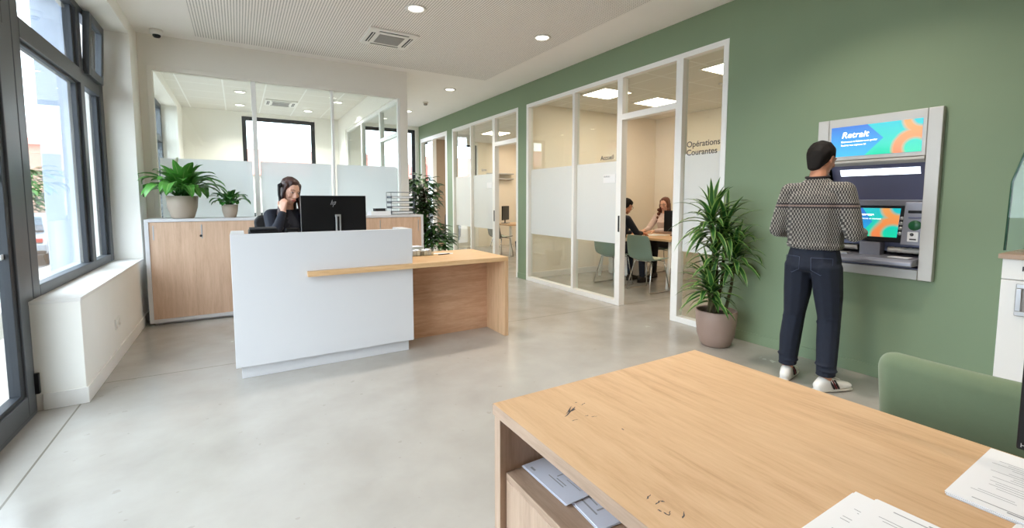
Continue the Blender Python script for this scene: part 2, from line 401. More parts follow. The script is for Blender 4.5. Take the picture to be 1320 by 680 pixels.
# far facade with windows
FW = [(.13, 1.56, .95, 3.08), (2.62, 3.93, .05, 3.08), (4.16, 4.36, .05, 2.80), (4.94, 5.68, .72, 2.80)]
segs = []; xs = [XF-.12]
for a, b, z0, z1 in FW: xs += [a, b]
xs.append(XR+.1)
for i in range(0, len(xs), 2): segs.append((xs[i], xs[i+1], YE, YE+.25, 0, CZ+.1))
for a, b, z0, z1 in FW: segs += [(a, b, YE, YE+.25, 0, z0), (a, b, YE, YE+.25, z1, CZ+.1)]
struct(BX('wall_back', 'wall_white', segs, bevel=0))
def winframe(name, a, b, z0, z1, y, fwid=.07, mull=()):
    r = sroot(name)
    d = [(a, a+fwid, y, y+.07, z0, z1), (b-fwid, b, y, y+.07, z0, z1), (a, b, y, y+.07, z1-fwid, z1), (a, b, y, y+.07, z0, z0+fwid)]
    for m_ in mull: d.append((m_-fwid/2, m_+fwid/2, y, y+.07, z0, z1))
    BX('frame', 'anth_d', d, r, .004); BX('pane', 'glass', [(a+fwid/2, b-fwid/2, y+.03, y+.036, z0+fwid/2, z1-fwid/2)], r, 0)
for i, (a, b, z0, z1) in enumerate(FW): winframe('window_%d' % (i+10), a, b, z0, z1, YE+.06, .08 if i < 2 else .05)

struct(BX('wall_rear_room', 'room_wall', [(5.70, XR, YE-.012, YE-.001, 0, RC)], bevel=0))
struct(BX('wall_corridor_end', 'taupe_wall', [(4.38, 4.92, YE-.012, YE-.001, 0, RC)], bevel=0))
# ---- street facade on the left
DZ = 3.02
BX('trim_1', 'wall_white', [(XF-.15, XS, YB, YE, DZ, CZ+.1)], bevel=.004); struct(bpy.data.objects['trim_1'], 'window head and soffit along the street facade')
pil = [(XF-.15, XF, YB, .5, 0, DZ), (XF-.15, XS, 6.15, 7.15, 0, DZ), (XF-.15, XS, 10.4, YE, 0, DZ)]  # first box is unseen, put in to hold back daylight behind the camera
struct(BX('wall_left', 'wall_white', pil+[(XF-.15, XS, 7.15, 10.4, 0, .69), (XF-.02, XS, 3.88, 6.15, 0, .67)], bevel=.003))
struct(BX('trim_2', 'white', [(XF-.02, XS+.004, 3.876, 6.15, .67, .692)], bevel=.003), 'white window sill top')
struct(BX('baseboard_left', 'white', [(XS, XS+.012, 3.88, 6.5, 0, .105), (XF+.03, XS+.012, 3.868, 3.88, 0, .105)], bevel=.003))
def facade_window():
    r = sroot('window_1', 'street window over the white sill')
    x0, x1 = XF-.07, XF
    fr = [(x0, x1, 3.97, 4.09, .69, DZ), (x0, x1, 6.02, 6.15, .69, DZ), (x0, x1, 4.09, 6.02, .69, .765), (x0, x1, 4.09, 6.02, 2.33, 2.46), (x0, x1, 4.09, 6.02, DZ-.06, DZ),
          (x0, x1, 5.37, 5.48, .765, DZ)]
    BX('frame', 'anth', fr, r, .006)
    g = [(x0-.005, x1-.02, a, b, z0, z1) for (a, b, z0, z1) in ((5.31, 5.37, .765, DZ), (5.48, 5.52, .765, DZ), (5.97, 6.02, .765, DZ), (4.09, 5.31, 2.31, 2.33))]
    BX('gasket', 'anth_d', g, r, .003)
    for a, b, z0, z1 in ((4.09, 5.34, .765, 2.33), (5.50, 6.0, .765, 2.33), (4.09, 5.34, 2.46, DZ-.06)):
        BX('pane', 'glass', [(x0+.03, x0+.036, a, b, z0, z1)], r, 0)
    s = BX('vent_sash', 'anth', [(0, .05, 0, .07, 0, .55), (0, .05, .43, .5, 0, .55), (0, .05, .07, .43, 0, .07), (0, .05, .07, .43, .48, .55)], r, .006)
    s.location = (XF-.015, 5.51, 2.44); s.rotation_euler = (0, R(3), 0); s['label'] = 'top hung vent sash standing slightly open'
    p = BX('pane', 'glass', [(.02, .026, .07, .43, .07, .48)], s, 0)
    hn = BX('hinge', 'black', [(.0, .03, .1, .16, .55, .575)], s, .003)
facade_window()
def facade_door():
    r = sroot('door_1', 'glazed street door in an anthracite frame')
    x0, x1 = XF-.07, XF
    BX('door_frame', 'anth', [(x0, x1, 3.84, 3.965, 0, DZ), (x0, x1, 2.3, 3.84, 2.33, 2.46), (x0, x1, 2.3, 3.84, DZ-.06, DZ), (x0, x1, 2.18, 2.3, 0, DZ), (x0-.02, x1+.01, 2.3, 3.84, 0, .03)], r, .006)
    lf = BX('door_leaf', 'anth', [(x0+.01, x1+.012, 3.72, 3.83, .03, 2.33), (x0+.01, x1+.012, 2.31, 2.42, .03, 2.33), (x0+.01, x1+.012, 2.42, 3.72, .03, .15), (x0+.01, x1+.012, 2.42, 3.72, 2.22, 2.33)], r, .006)
    BX('gasket', 'anth_d', [(x0+.02, x1, 3.665, 3.72, .15, 2.22), (x0+.02, x1, 2.42, 3.72, .15, .175)], lf, .002)
    BX('pane', 'glass', [(x0+.04, x0+.046, 2.42, 3.69, .17, 2.22)], lf, 0)
    BX('pane', 'glass', [(x0+.04, x0+.046, 2.3, 3.84, 2.46, DZ-.06)], r, 0)
    BX('hinge', 'black', [(x1, x1+.03, 3.835, 3.86, .12, .25)], r, .004)
    BX('sticker', 'paper', [(x0+.047, x0+.049, 3.58, 3.66, 1.42, 1.47)], lf, 0)
    BX('sticker', 'paper', [(x0+.047, x0+.049, 3.63, 3.665, .98, 1.01)], lf, 0)
facade_door()
# unseen facade past the camera, its glass added and sized for the daylight
r = sroot('window_2', 'unseen street glazing nearer the entrance')
x0, x1 = XF-.07, XF
fr = [(x0, x1, .5, 2.18, 0, .1), (x0, x1, .5, 2.18, 2.33, 2.46), (x0, x1, .5, 2.18, DZ-.06, DZ), (x0, x1, .5, .59, 0, DZ)]
BX('frame', 'anth', fr, r, .006); BX('pane', 'glass', [(x0+.03, x0+.036, .55, 2.18, .1, DZ-.06)], r, 0)
r = sroot('window_3', 'street window of the glazed office')
BX('frame', 'anth', [(x0, x1, a, a+.1, .69, DZ) for a in (7.15, 8.9, 9.45, 10.3)]+[(x0, x1, 7.15, 10.4, z, z+.1) for z in (.69, 2.34, DZ-.08)], r, .006)
BX('pane', 'glass', [(x0+.03, x0+.036, 7.15, 10.4, .7, DZ)], r, 0)
struct(BX('wall_front', 'wall_white', [(XF-.12, XW+.1, YB-.1, YB, 0, CZ+.1)], bevel=0))

# ---- glazed partitions in the green wall
def gl(r, y0, y1, z0, z1, mat='glass', name='pane', x=XW+.045, t=.006):
    return BX(name, mat, [(x, x+t, y0, y1, z0, z1)], r, 0)
def wallglass(n, Y0, Y1, posts, door, label, top=HZ):
    r = sroot('window_%d' % n, label); f = .055; xa, xb = XW-.006, XW+.085
    d = [(xa, xb, Y0, Y0+f, 0, top), (xa, xb, Y1-f, Y1, 0, top), (xa, xb, Y0, Y1, top-f, top)]
    for y, wd in posts: d.append((xa, xb, y-wd/2, y+wd/2, 0, top-f))
    d0, d1 = door
    if Y0+f < d0-.1: d.append((xa, xb, Y0+f, d0, 0, .06))
    d.append((xa, xb, d1, Y1-f, 0, .06)); d.append((xa, xb, d0, d1, 2.275, 2.345))
    BX('frame', 'frame_w', d, r, .003)
    return r
rA = wallglass(5, A0, A1, [(3.24, .085), (4.105, .085), (4.995, .045)], (3.28, 4.063), 'glazed front of the meeting room beside the potted dracaena')
segA = [(2.742, 3.198), (4.147, 4.973), (5.017, 6.135)]
for a, b in segA:
    gl(rA, a, b, .06, HZ-.055); gl(rA, a+.015, b-.015, .765, 1.795, 'frost', 'frosted_film', XW+.0435, .001)
gl(rA, 3.28, 4.063, 2.345, HZ-.055)
TR = (R(90), 0, R(-90))
text('Opérations\nCourantes', rA, (XW+.0424, 3.165, 1.862), .084, 'ink', TR, label='black Opérations Courantes lettering', bold=.0011, ext=.0003)
text('Accueil', rA, (XW+.0424, 4.485, 1.825), .080, 'ink', TR, label='black Accueil lettering', bold=.0011, ext=.0003)
pl = BX('door_plate', 'paper', [(XW+.034, XW+.04, 4.20, 4.42, 1.53, 1.635)], rA, 0); pl['label'] = 'small white notice on the frosted glass'
text('BUREAU', pl, (XW+.033, 4.41, 1.60), .03, 'ink_l', TR)
BX('strike_plate', 'black_m', [(XW-.012, XW-.004, 4.075, 4.10, .92, 1.12)], rA, .002)
rB = wallglass(6, B0, B1, [(7.285, .09), (8.24, .045)], (6.50, 7.24), 'glazed front of the rear room beyond the green pier')
for a, b in [(7.33, 8.217), (8.263, 9.085)]:
    gl(rB, a, b, .06, HZ-.055); gl(rB, a+.015, b-.015, .765, 1.795, 'frost', 'frosted_film', XW+.0435, .001)
gl(rB, 6.50, 7.24, 2.345, HZ-.055)
text('Bureau', rB, (XW+.0424, 7.85, 1.86), .07, 'ink_l', TR, label='pale grey lettering')
pl = BX('door_plate', 'paper', [(XW+.034, XW+.04, 7.42, 7.62, 1.53, 1.635)], rB, 0)
BX('strike_plate', 'black_m', [(XW-.012, XW-.004, 7.25, 7.28, .92, 1.12)], rB, .002)
rC = sroot('window_7', 'opening at the corridor end beside the ficus'); f = .055
BX('frame', 'frame_w', [(XW-.006, XW+.085, D0, D0+.1, 0, HZ-.04), (XW-.006, XW+.085, D1-f, D1, 0, HZ-.04), (XW-.006, XW+.085, D0, D1, HZ-.09, HZ), (XW-.006, XW+.085, 10.28, 10.33, 0, HZ-.06)], rC, .003)
gl(rC, 10.33, D1-f, .05, HZ-.06)

# ---- office partition behind the reception
r = sroot('window_8', 'glazed partition of the office behind the reception desk')
xa, xb = -.822, 2.028
BX('frame', 'cream', [(xa, xa+.05, YP-.01, YP+.08, 0, 2.82), (xa, xb+.03, YP-.01, YP+.08, 2.772, 2.82), (xa, xb, YP, YP+.08, 0, .06)], r, .003)
for x, wd in ((.215, .05), (1.135, .03), (2.04, .03)):
    BX('mullion', 'frame_w', [(x-wd/2, x+wd/2, YP, YP+.07, .06, 2.772)], r, .003)
for a, b in ((-.772, .19), (.24, 1.12), (1.15, 2.025)):
    BX('pane', 'glass', [(a, b, YP+.035, YP+.041, .06, 2.772)], r, 0)
    BX('frosted_film', 'frost', [(a+.02, b-.02, YP+.030, YP+.031, .06, 1.795)], r, 0)
struct(BX('wall_office_front', 'cream', [(XS, 2.17, YP, YP+.1, 2.82, CZ+.08), (2.055, 2.17, YP-.005, YP+.12, 0, 2.82), (XS, xa, YP, YP+.1, 0, 2.82)], bevel=.003), 'cream header and pillar around the office glazing')
# corridor side of the office
r = sroot('window_9', 'glazed side of the office along the corridor')
sx0, sx1 = 2.08, 2.15
BX('frame', 'frame_w', [(sx0, sx1, 6.67, 10.42, 2.77, 2.83)]+[(sx0, sx1, y-.04, y+.04, 0, 2.77) for y in (6.71, 7.74, 9.06, 10.40)]+[(sx0, sx1, 6.67, 7.74, 2.27, 2.33), (sx0, sx1, 7.74, 10.42, 0, .06)], r, .003)
for a, b in ((6.75, 7.70), (7.78, 9.02), (9.10, 10.36)):
    BX('pane', 'glass', [(2.11, 2.116, a, b, .06, 2.77)], r, 0); BX('frosted_film', 'frost', [(2.105, 2.106, a+.01, b-.01, .5, 1.795)], r, 0)
struct(BX('wall_office_side', 'wall_white', [(sx0-.02, sx1+.02, 6.65, YE, 2.83, CZ+.08), (sx0-.02, sx1+.02, 10.44, YE, 0, 2.83)], bevel=0))

# ------------------------------------------------------------------ ceiling fittings
def downlight(loc, label, power=DOWN_W, group='round ceiling downlights', col=(1.0, .90, .78)):
    t = thing('ceiling_downlight', label, 'ceiling light', loc, 0, group)
    bm = bmesh.new(); lathe(bm, [(.074, -.001), (.098, -.003), (.10, -.010), (.080, -.013), (.072, -.008), (.071, -.001)], 32); fin(bm, 'trim_ring', 'white', t)
    bm = bmesh.new(); lathe(bm, [(.001, -.004), (.070, -.004), (.070, -.007), (.001, -.007)], 28); fin(bm, 'lens', 'lens', t)
    ld = bpy.data.lights.new('lamp', 'AREA'); ld.shape = 'DISK'; ld.size = .13; ld.energy = power; ld.color = col; ld.spread = R(118)
    lo = bpy.data.objects.new('lamp', ld); C.objects.link(lo); lo.parent = t; lo.location = (0, 0, -.016)
    return t
M['lens'] = emit('lit_lens', (1.0, .95, .86), 6)
M['panel'] = emit('lit_panel', WARM, PANEL_E)
downlight((1.541, 4.345, CZ-.004), 'round downlight in the perforated ceiling, left of two above the desk')
downlight((3.034, 4.358, CZ-.004), 'round downlight in front of the glazed meeting room, right of the large two')
downlight((3.116, 7.174, CZ), 'round downlight in the corridor ceiling before the smoke detector')
downlight((3.115, 9.361, CZ), 'small far downlight at the end of the corridor ceiling', 20)
for x, y in ((1.541, 1.45), (3.034, 1.45), (1.541, -1.5), (3.034, -1.5)):
    downlight((x, y, CZ-.004), 'round downlight in the perforated ceiling behind the viewer')
for (x, y), lb in zip(((.10, 9.19), (.10, 10.45), (1.32, 10.44), (1.69, 9.2)), ('front left', 'rear left', 'rear right', 'front right')):
    downlight((x, y, CZ), 'small downlight in the office ceiling, %s of the air vent' % lb, 16, 'office downlights', (1, .96, .9))
def cassette(loc, s, label, rz=0):
    t = thing('air_conditioner', label, 'air conditioner', loc, rz); h = s/2
    bm = bmesh.new(); box(bm, -h, h, -h, h, -.022, 0); fin(bm, 'cover_panel', 'white', t, bevel=.008)
    g = BX('intake_grille', 'grille', [(-h*.52, h*.52, -h*.52, h*.52, -.028, -.0221)], t, .003)
    k = h*.78
    for (a, b, c, d) in ((-h*.6, h*.6, k-.02, k+.02), (-h*.6, h*.6, -k-.02, -k+.02), (k-.02, k+.02, -h*.6, h*.6), (-k-.02, -k+.02, -h*.6, h*.6)):
        v = BX('air_slot', 'black_m', [(a, b, c, d, -.0235, -.0221)], t, 0)
        if b-a > d-c: BX('flap', 'white', [(a, b, (c+d)/2-.004, (c+d)/2+.004, -.029, -.0236)], v, 0)
        else: BX('flap', 'white', [((a+b)/2-.004, (a+b)/2+.004, c, d, -.029, -.0236)], v, 0)
    return t
M['grille'] = plain('grey_grille', (150, 146, 142), .7, var=.25, scale=120)
cassette((1.55, 5.29, CZ-.004), .54, 'square white ceiling air conditioner in the perforated ceiling')
cassette((.77, 9.85, CZ), .55, 'square white air conditioner inside the glazed office ceiling')
cassette((5.9, 3.6, RC), .6, 'square white air vent in the meeting room ceiling')
t = thing('security_camera', 'small white dome security camera on the ceiling above the sideboard plants', 'security camera', (-.69, 6.36, CZ))
bm = bmesh.new(); lathe(bm, [(.001, 0), (.06, 0), (.062, -.03), (.052, -.05), (.04, -.053), (.001, -.053)]); fin(bm, 'housing', 'white', t)
bm = bmesh.new(); lathe(bm, [(.038, -.05), (.036, -.068), (.026, -.08), (.001, -.086)]); fin(bm, 'dome_lens', 'black', t)
t = thing('smoke_detector', 'small round smoke detector on the corridor ceiling', 'smoke detector', (3.125, 8.36, CZ))
bm = bmesh.new(); lathe(bm, [(.001, 0), (.055, 0), (.055, -.018), (.045, -.022), (.001, -.022)]); fin(bm, 'base', 'white', t)
bm = bmesh.new(); lathe(bm, [(.034, -.022), (.034, -.05), (.024, -.058), (.001, -.058)]); fin(bm, 'sensor_head', 'grille', t)
def panel(x0, x1, y0, y1, label, z=RC):
    t = thing('ceiling_panel_light', label, 'ceiling light', ((x0+x1)/2, (y0+y1)/2, z), 0, 'square ceiling panel lights')
    a, b = (x1-x0)/2, (y1-y0)/2
    BX('frame', 'white', [(-a, a, -b, -b+.02, -.012, 0), (-a, a, b-.02, b, -.012, 0), (-a, -a+.02, -b+.02, b-.02, -.012, 0), (a-.02, a, -b+.02, b-.02, -.012, 0)], t, 0)
    BX('diffuser', 'panel', [(-a+.02, a-.02, -b+.02, b-.02, -.008, -.002)], t, 0)
panel(4.45, 5.0, 4.85, 5.38, 'square lit ceiling panel above the seated man in the meeting room')
panel(5.53, 6.08, 4.87, 5.39, 'square lit ceiling panel seen over the meeting room doorway')
panel(4.8, 5.35, 3.08, 3.6, 'square lit ceiling panel nearest the viewer in the meeting room')
panel(5.0, 5.55, 7.2, 7.75, 'square lit ceiling panel in the rear room')
panel(6.1, 6.65, 9.8, 10.35, 'square lit ceiling panel added over the desk of the rear room')  # extra lamp, added to brighten the rear room wall
panel(5.0, 5.55, 9.2, 9.75, 'square lit ceiling panel added in the rear room near its window')  # another added lamp, brightens the far wall seen through the doorway

# ------------------------------------------------------------------ reception
t = thing('sideboard', 'long low white sideboard with oak sliding doors behind the reception', 'sideboard', (0, 0, 0))
sx, ex, sy, ey = -.835, 2.145, 5.884, 6.33
BX('carcass', 'desk_white', [(sx, ex, sy, ey, 1.085, 1.115), (sx, sx+.035, sy, ey, .03, 1.085), (ex-.03, ex, sy, ey, .03, 1.085), (sx+.035, ex-.03, sy, ey, .03, .065), (sx+.035, ex-.03, ey-.02, ey, .065, 1.085), (sx+.035, ex-.03, sy+.06, ey-.06, .0, .03)], t, .002)
for i, (a, b) in enumerate(((-.80, -.386), (-.386, .62), (.62, 1.602), (1.602, 2.115))):
    o_ = .008
    dr = BX('sliding_door', 'oak_s', [(a, b, sy+o_, sy+o_+.016, .067, 1.083)], t, 0)
    hx = a+.03 if i < 2 else b-.045
    BX('handle', 'silver', [(hx, hx+.012, sy+o_-.002, sy+o_+.001, .90, 1.05)], dr, .002)
    if i == 1:
        bm = bmesh.new(); lathe(bm, [(.001, 0), (.012, 0), (.012, .004), (.001, .004)], 14, (-.36, sy+o_-.004, .93), 0, 'Y'); fin(bm, 'lock', 'black_m', dr)

t = thing('reception_desk', 'white reception desk with a high front panel and recessed plinth', 'reception desk')
X0, X1, YD = -.062, 1.270, 3.764
BX('front_panel', 'desk_white', [(X0, X1, YD, YD+.04, .095, 1.07)], t, .003)
BX('side_panel', 'desk_white', [(X0, X0+.09, YD+.04, 4.24, .095, 1.07)], t, .003)
BX('side_panel', 'desk_white', [(X1-.09, X1, YD+.04, 4.04, .095, 1.07)], t, .003)
BX('plinth', 'desk_white', [(X0+.035, X1-.035, YD+.04, 4.2, 0, .095)], t, .002)
BX('worktop', 'desk_white', [(X0+.09, X1-.09, YD+.04, 4.48, .71, .74), (X0+.09, X0+.12, 4.24, 4.45, 0, .71), (X1-.12, X1-.09, 4.24, 4.45, 0, .71)], t, .002)
t = thing('oak_counter', 'oak counter table that wraps the white reception desk as a shelf', 'counter')
bm = bmesh.new(); prism(bm, [(.43, 3.711), (2.2, 3.711), (2.2, 4.51), (X1+.002, 4.51), (X1+.002, YD-.002), (.43, YD-.002)], 'Z', .731, .771); fin(bm, 'counter_top', 'oak_x', t, bevel=.0015)
BX('leg_panel', 'oak_z', [(2.16, 2.2, 3.712, 4.50, 0, .731)], t, .0015)
BX('back_panel', 'oak_p', [(X1+.003, 2.16, 4.08, 4.10, 0, .731)], t, .0015)

# monitor seen from behind
t = thing('computer_monitor', 'large black computer monitor seen from behind on the reception desk', 'monitor', (.713, 4.17, .74), R(2))
bm = bmesh.new(); box(bm, -.268, .268, -.012, .012, .275, .612); fin(bm, 'screen_housing', 'black', t, bevel=.004)
BX('edge_trim', 'silver', [(-.2705, -.2685, -.012, .010, .275, .612)], t, 0)
st = BX('stand', 'silver', [(-.002, .042, -.05, -.035, .012, .45), (-.002, .042, -.05, -.02, .43, .45)], t, .003)
BX('stand_slot', 'black', [(.012, .028, -.0515, -.0505, .02, .435)], st, 0)
BX('stand_base', 'silver', [(-.10, .14, -.12, .08, 0, .012)], t, .003)
lg = bmesh.new()   # slanted four-stroke emblem
for pts in ([(-.004, .050), (-.018, .010)], [(-.010, .034), (.001, .034), (-.007, .010)], [(.013, .034), (-.002, -.010)], [(.013, .034), (.024, .034), (.017, .012), (.006, .012)]):
    for (xa_, za_), (xb_, zb_) in zip(pts[:-1], pts[1:]): tube(lg, [(xa_-.013, -.0135, za_+.525), (xb_-.013, -.0135, zb_+.525)], .0017, 6)
lo_ = fin(lg, 'emblem', 'silver', t); lo_['label'] = 'slanted silver two-letter emblem'
# telephone base, handset and printer behind the front panel
t = thing('desk_telephone', 'dark desk telephone base beside the receptionist', 'telephone', (.335, 3.95, .74), R(10))
bm = bmesh.new(); prism(bm, [(-.09, 0), (.09, 0), (.09, .05), (-.07, .36), (-.09, .36)], 'X', -.05, .05); fin(bm, 'base', 'black', t, bevel=.01)
BX('display', 'grille', [(-.035, .035, -.094, -.0905, .28, .33)], t, .002)
t = thing('desk_printer', 'low black printer behind the left end of the reception panel', 'printer', (.155, 3.98, .74))
bm = bmesh.new(); box(bm, -.1, .1, -.12, .12, 0, .35); fin(bm, 'body', 'black', t, bevel=.012)
BX('lid', 'black_m', [(-.092, .092, -.11, .11, .351, .363)], t, .004)
# desk chair of the receptionist
t = thing('office_chair', 'black office chair behind the receptionist', 'office chair', (.40, 4.75, 0), R(12))
bm = bmesh.new(); prism(bm, [(-.22, .80), (.22, .80), (.25, 1.12), (.21, 1.17), (-.21, 1.17), (-.25, 1.12)], 'Y', .16, .21); fin(bm, 'backrest', 'black_m', t, bevel=.02)
BX('seat', 'black_m', [(-.24, .24, -.27, .18, .56, .63)], t, .02)
bm = bmesh.new(); tube(bm, [(0, 0, .1), (0, 0, .56)], .025); tube(bm, [(0, .12, .56), (0, .2, .62), (0, .215, .85)], .018)
fin(bm, 'column', 'black', t)
bm = bmesh.new()
for k in range(5):
    a = 2*pi*k/5; tube(bm, [(0, 0, .12), (.28*cos(a), .28*sin(a), .06)], [.022, .014]); lathe(bm, [(.001, -.012), (.03, -.012), (.03, .012), (.001, .012)], 14, (.28*cos(a), .28*sin(a), .031), 0, 'X')
fin(bm, 'castor_base', 'black', t)

# things on the sideboard, right end
t = thing('letter_tray', 'stacked wire letter tray on the right end of the sideboard', 'letter tray', (1.90, 6.10, 1.115))
bm = bmesh.new()
for x in (-.16, .16):
    for y in (-.11, .11):
        tube(bm, [(x, y, 0), (x, y, .30)], .003, 6)
    tube(bm, [(x, -.11, .30), (x, .11, .30)], .003, 6)
for y in (-.11, .11): tube(bm, [(-.16, y, .30), (.16, y, .30)], .003, 6)
fin(bm, 'wire_frame', 'wire', t)
for k in range(4):
    z = .015+k*.068
    bm = bmesh.new(); box(bm, -.155, .155, -.105, .105, z, z+.004); box(bm, -.155, .155, .101, .105, z, z+.03); box(bm, -.155, -.151, -.105, .105, z, z+.03); box(bm, .151, .155, -.105, .105, z, z+.03)
    tr = fin(bm, 'tray', 'wire', t)
    BX('paper_sheets', 'paper', [(-.14, .14, -.10, .095, z+.005, z+.022)], tr, 0)
t = thing('paper_stack', 'low stack of white paper on the sideboard beside the letter tray', 'paper stack', (1.60, 6.08, 1.115), R(3))
bm = bmesh.new()
for k in range(5): box(bm, -.13+.002*(k % 2), .13, -.09, .09-.002*(k % 3), k*.01, k*.01+.0095)
fin(bm, 'sheets', 'paper', t)
t = thing('card_box', 'small black box lying on the white paper stack', 'box', (1.605, 6.07, 1.1651), R(3))
bm = bmesh.new(); box(bm, -.07, .07, -.05, .05, 0, .028); fin(bm, 'box_body', 'black_m', t, bevel=.004); BX('box_lid', 'black', [(-.072, .072, -.052, .052, .0285, .036)], t, .002)

# on the oak counter
t = thing('brochure_holder', 'clear acrylic brochure holder full of cards on the oak counter', 'brochure holder', (1.50, 4.26, .771), R(-4))
bm = bmesh.new()
for d in ((-.13, .13, -.075, -.071, 0, .055), (-.13, .13, .071, .075, 0, .075), (-.13, -.126, -.071, .071, 0, .065), (.126, .13, -.071, .071, 0, .065), (-.126, .126, -.071, .071, 0, .004)): box(bm, *d)
fin(bm, 'tray_shell', 'glass', t)
for k in range(6): BX('card', ['paper', 'envelope', 'paper', 'grille'][k % 4], [(-.11+k*.038, -.078+k*.038, -.06, .06, .005, .045+.006*(k % 3))], t, .001)
t = thing('booklet_stack', 'white booklets stacked on the brochure holder shelf behind the desk corner', 'booklets', (1.46, 4.42, .771), R(5))
bm = bmesh.new()
for k in range(6): box(bm, -.10, .12, -.07, .07, k*.012, k*.012+.0115)
fin(bm, 'booklet_pages', 'paper', t)
BX('cover', 'envelope', [(-.10, .12, -.07, .07, .0725, .074)], t, 0)
t = thing('leaflet', 'single white leaflet lying flat on the oak counter', 'leaflet', (1.76, 4.27, .771), R(-25))
bm = bmesh.new(); box(bm, -.10, .10, -.04, .04, 0, .003); fin(bm, 'sheet', 'paper', t)
t = thing('ballpoint_pen', 'dark ballpoint pen lying beside the white leaflet', 'pen', (1.74, 4.19, .771), R(12))
bm = bmesh.new(); tube(bm, [(-.07, 0, .005), (.06, 0, .005)], .0045, 8); fin(bm, 'barrel', 'black', t)
bm = bmesh.new(); tube(bm, [(.06, 0, .005), (.074, 0, .005)], [.0035, .0008], 8); fin(bm, 'tip', 'silver', t)

# ------------------------------------------------------------------ plants
def blade(bm, uvl, base, d, length, width, droop, seg=6, fold=.25, shape='strap', xmax=None, zmin=None, xmin=None):
    d = V(d).normalized(); side = d.cross(V((0, 0, 1)))
    side = side.normalized() if side.length > .05 else V((1, 0, 0))
    p = V(base); rows = []; st = length/seg
    for i in range(seg+1):
        u = i/seg
        wd = width*(min(1, u*5+.25) if shape == 'strap' else (.12 if u < .02 else max(0, sin(pi*min(1, u**.8))**.75)))*(1 if shape != 'strap' else (1-u**3))*.5
        if i == seg: wd = .0004
        nrm = side.cross(d).normalized()
        L, Mid, Rr = p-side*wd+nrm*wd*fold, p, p+side*wd+nrm*wd*fold
        rows.append([bm.verts.new(q) for q in (L, Mid, Rr)])
        p = p+d*st; d = (d+V((0, 0, -droop/seg))).normalized()
    for i in range(seg):
        for k in (0, 1):
            f = bm.faces.new((rows[i][k], rows[i][k+1], rows[i+1][k+1], rows[i+1][k])); f.smooth = True
            for lp, (uu, vv) in zip(f.loops, ((k*.5, i/seg), (k*.5+.5, i/seg), (k*.5+.5, (i+1)/seg), (k*.5, (i+1)/seg))): lp[uvl].uv = (uu, vv)
    for rr in rows:
        for v_ in rr:
            if xmax is not None and v_.co.x > xmax: v_.co.x = xmax-random.random()*.01
            if xmin is not None and v_.co.x < xmin: v_.co.x = xmin+random.random()*.02
            if zmin is not None and v_.co.z < zmin: v_.co.z = zmin+random.random()*.01
def potmesh(name, mat, prof, t):
    bm = bmesh.new(); lathe(bm, prof, 36); return fin(bm, name, mat, t)
t = thing('potted_dracaena', 'tall potted dracaena with striped leaves in a taupe pot by the green wall', 'potted plant', (3.68, 2.50, 0))
potmesh('pot', 'pot', [(.001, 0), (.115, 0), (.13, .02), (.158, .10), (.172, .22), (.176, .315), (.170, .325), (.162, .31), (.158, .27), (.001, .27)], t)
bm = bmesh.new(); lathe(bm, [(.156, .271), (.155, .285), (.001, .292)], 24); fin(bm, 'soil', 'soil', t)
heads = [((-.02, .0, .29), (-.06, .04, 1.10), 46, .40), ((.04, .02, .29), (.06, -.02, 1.00), 38, .38), ((.05, -.05, .29), (.11, -.09, .80), 36, .35), ((-.06, -.03, .29), (-.06, -.02, .82), 24, .30), ((-.05, .04, .29), (-.10, .03, .55), 36, .30), ((-.09, .0, .29), (-.15, -.05, .50), 24, .27)]
bm = bmesh.new(); bl = bmesh.new(); uvl = bl.loops.layers.uv.new('uv')
for b_, tp, n, L in heads:
    mid = (V(b_)+V(tp))/2+V((.012, -.008, 0)); tube(bm, [b_, mid, tp], [.016, .013, .012], 8)
    for k in range(n):
        a = k*2.399963+random.random()*.5; u = k/n; el = R(82-92*u)+random.uniform(-.12, .12)
        dd = V((cos(a)*cos(el), sin(a)*cos(el), sin(el)))
        blade(bl, uvl, V(tp)+V((0, 0, .07-.16*u)), dd, L*random.uniform(.75, 1.08), .050, random.uniform(1.0, 1.9), 7, .35, 'strap', XW-.02-3.68)
fin(bm, 'cane', 'bark', t); fin(bl, 'foliage', 'leaf_drac', t, recalc=False)

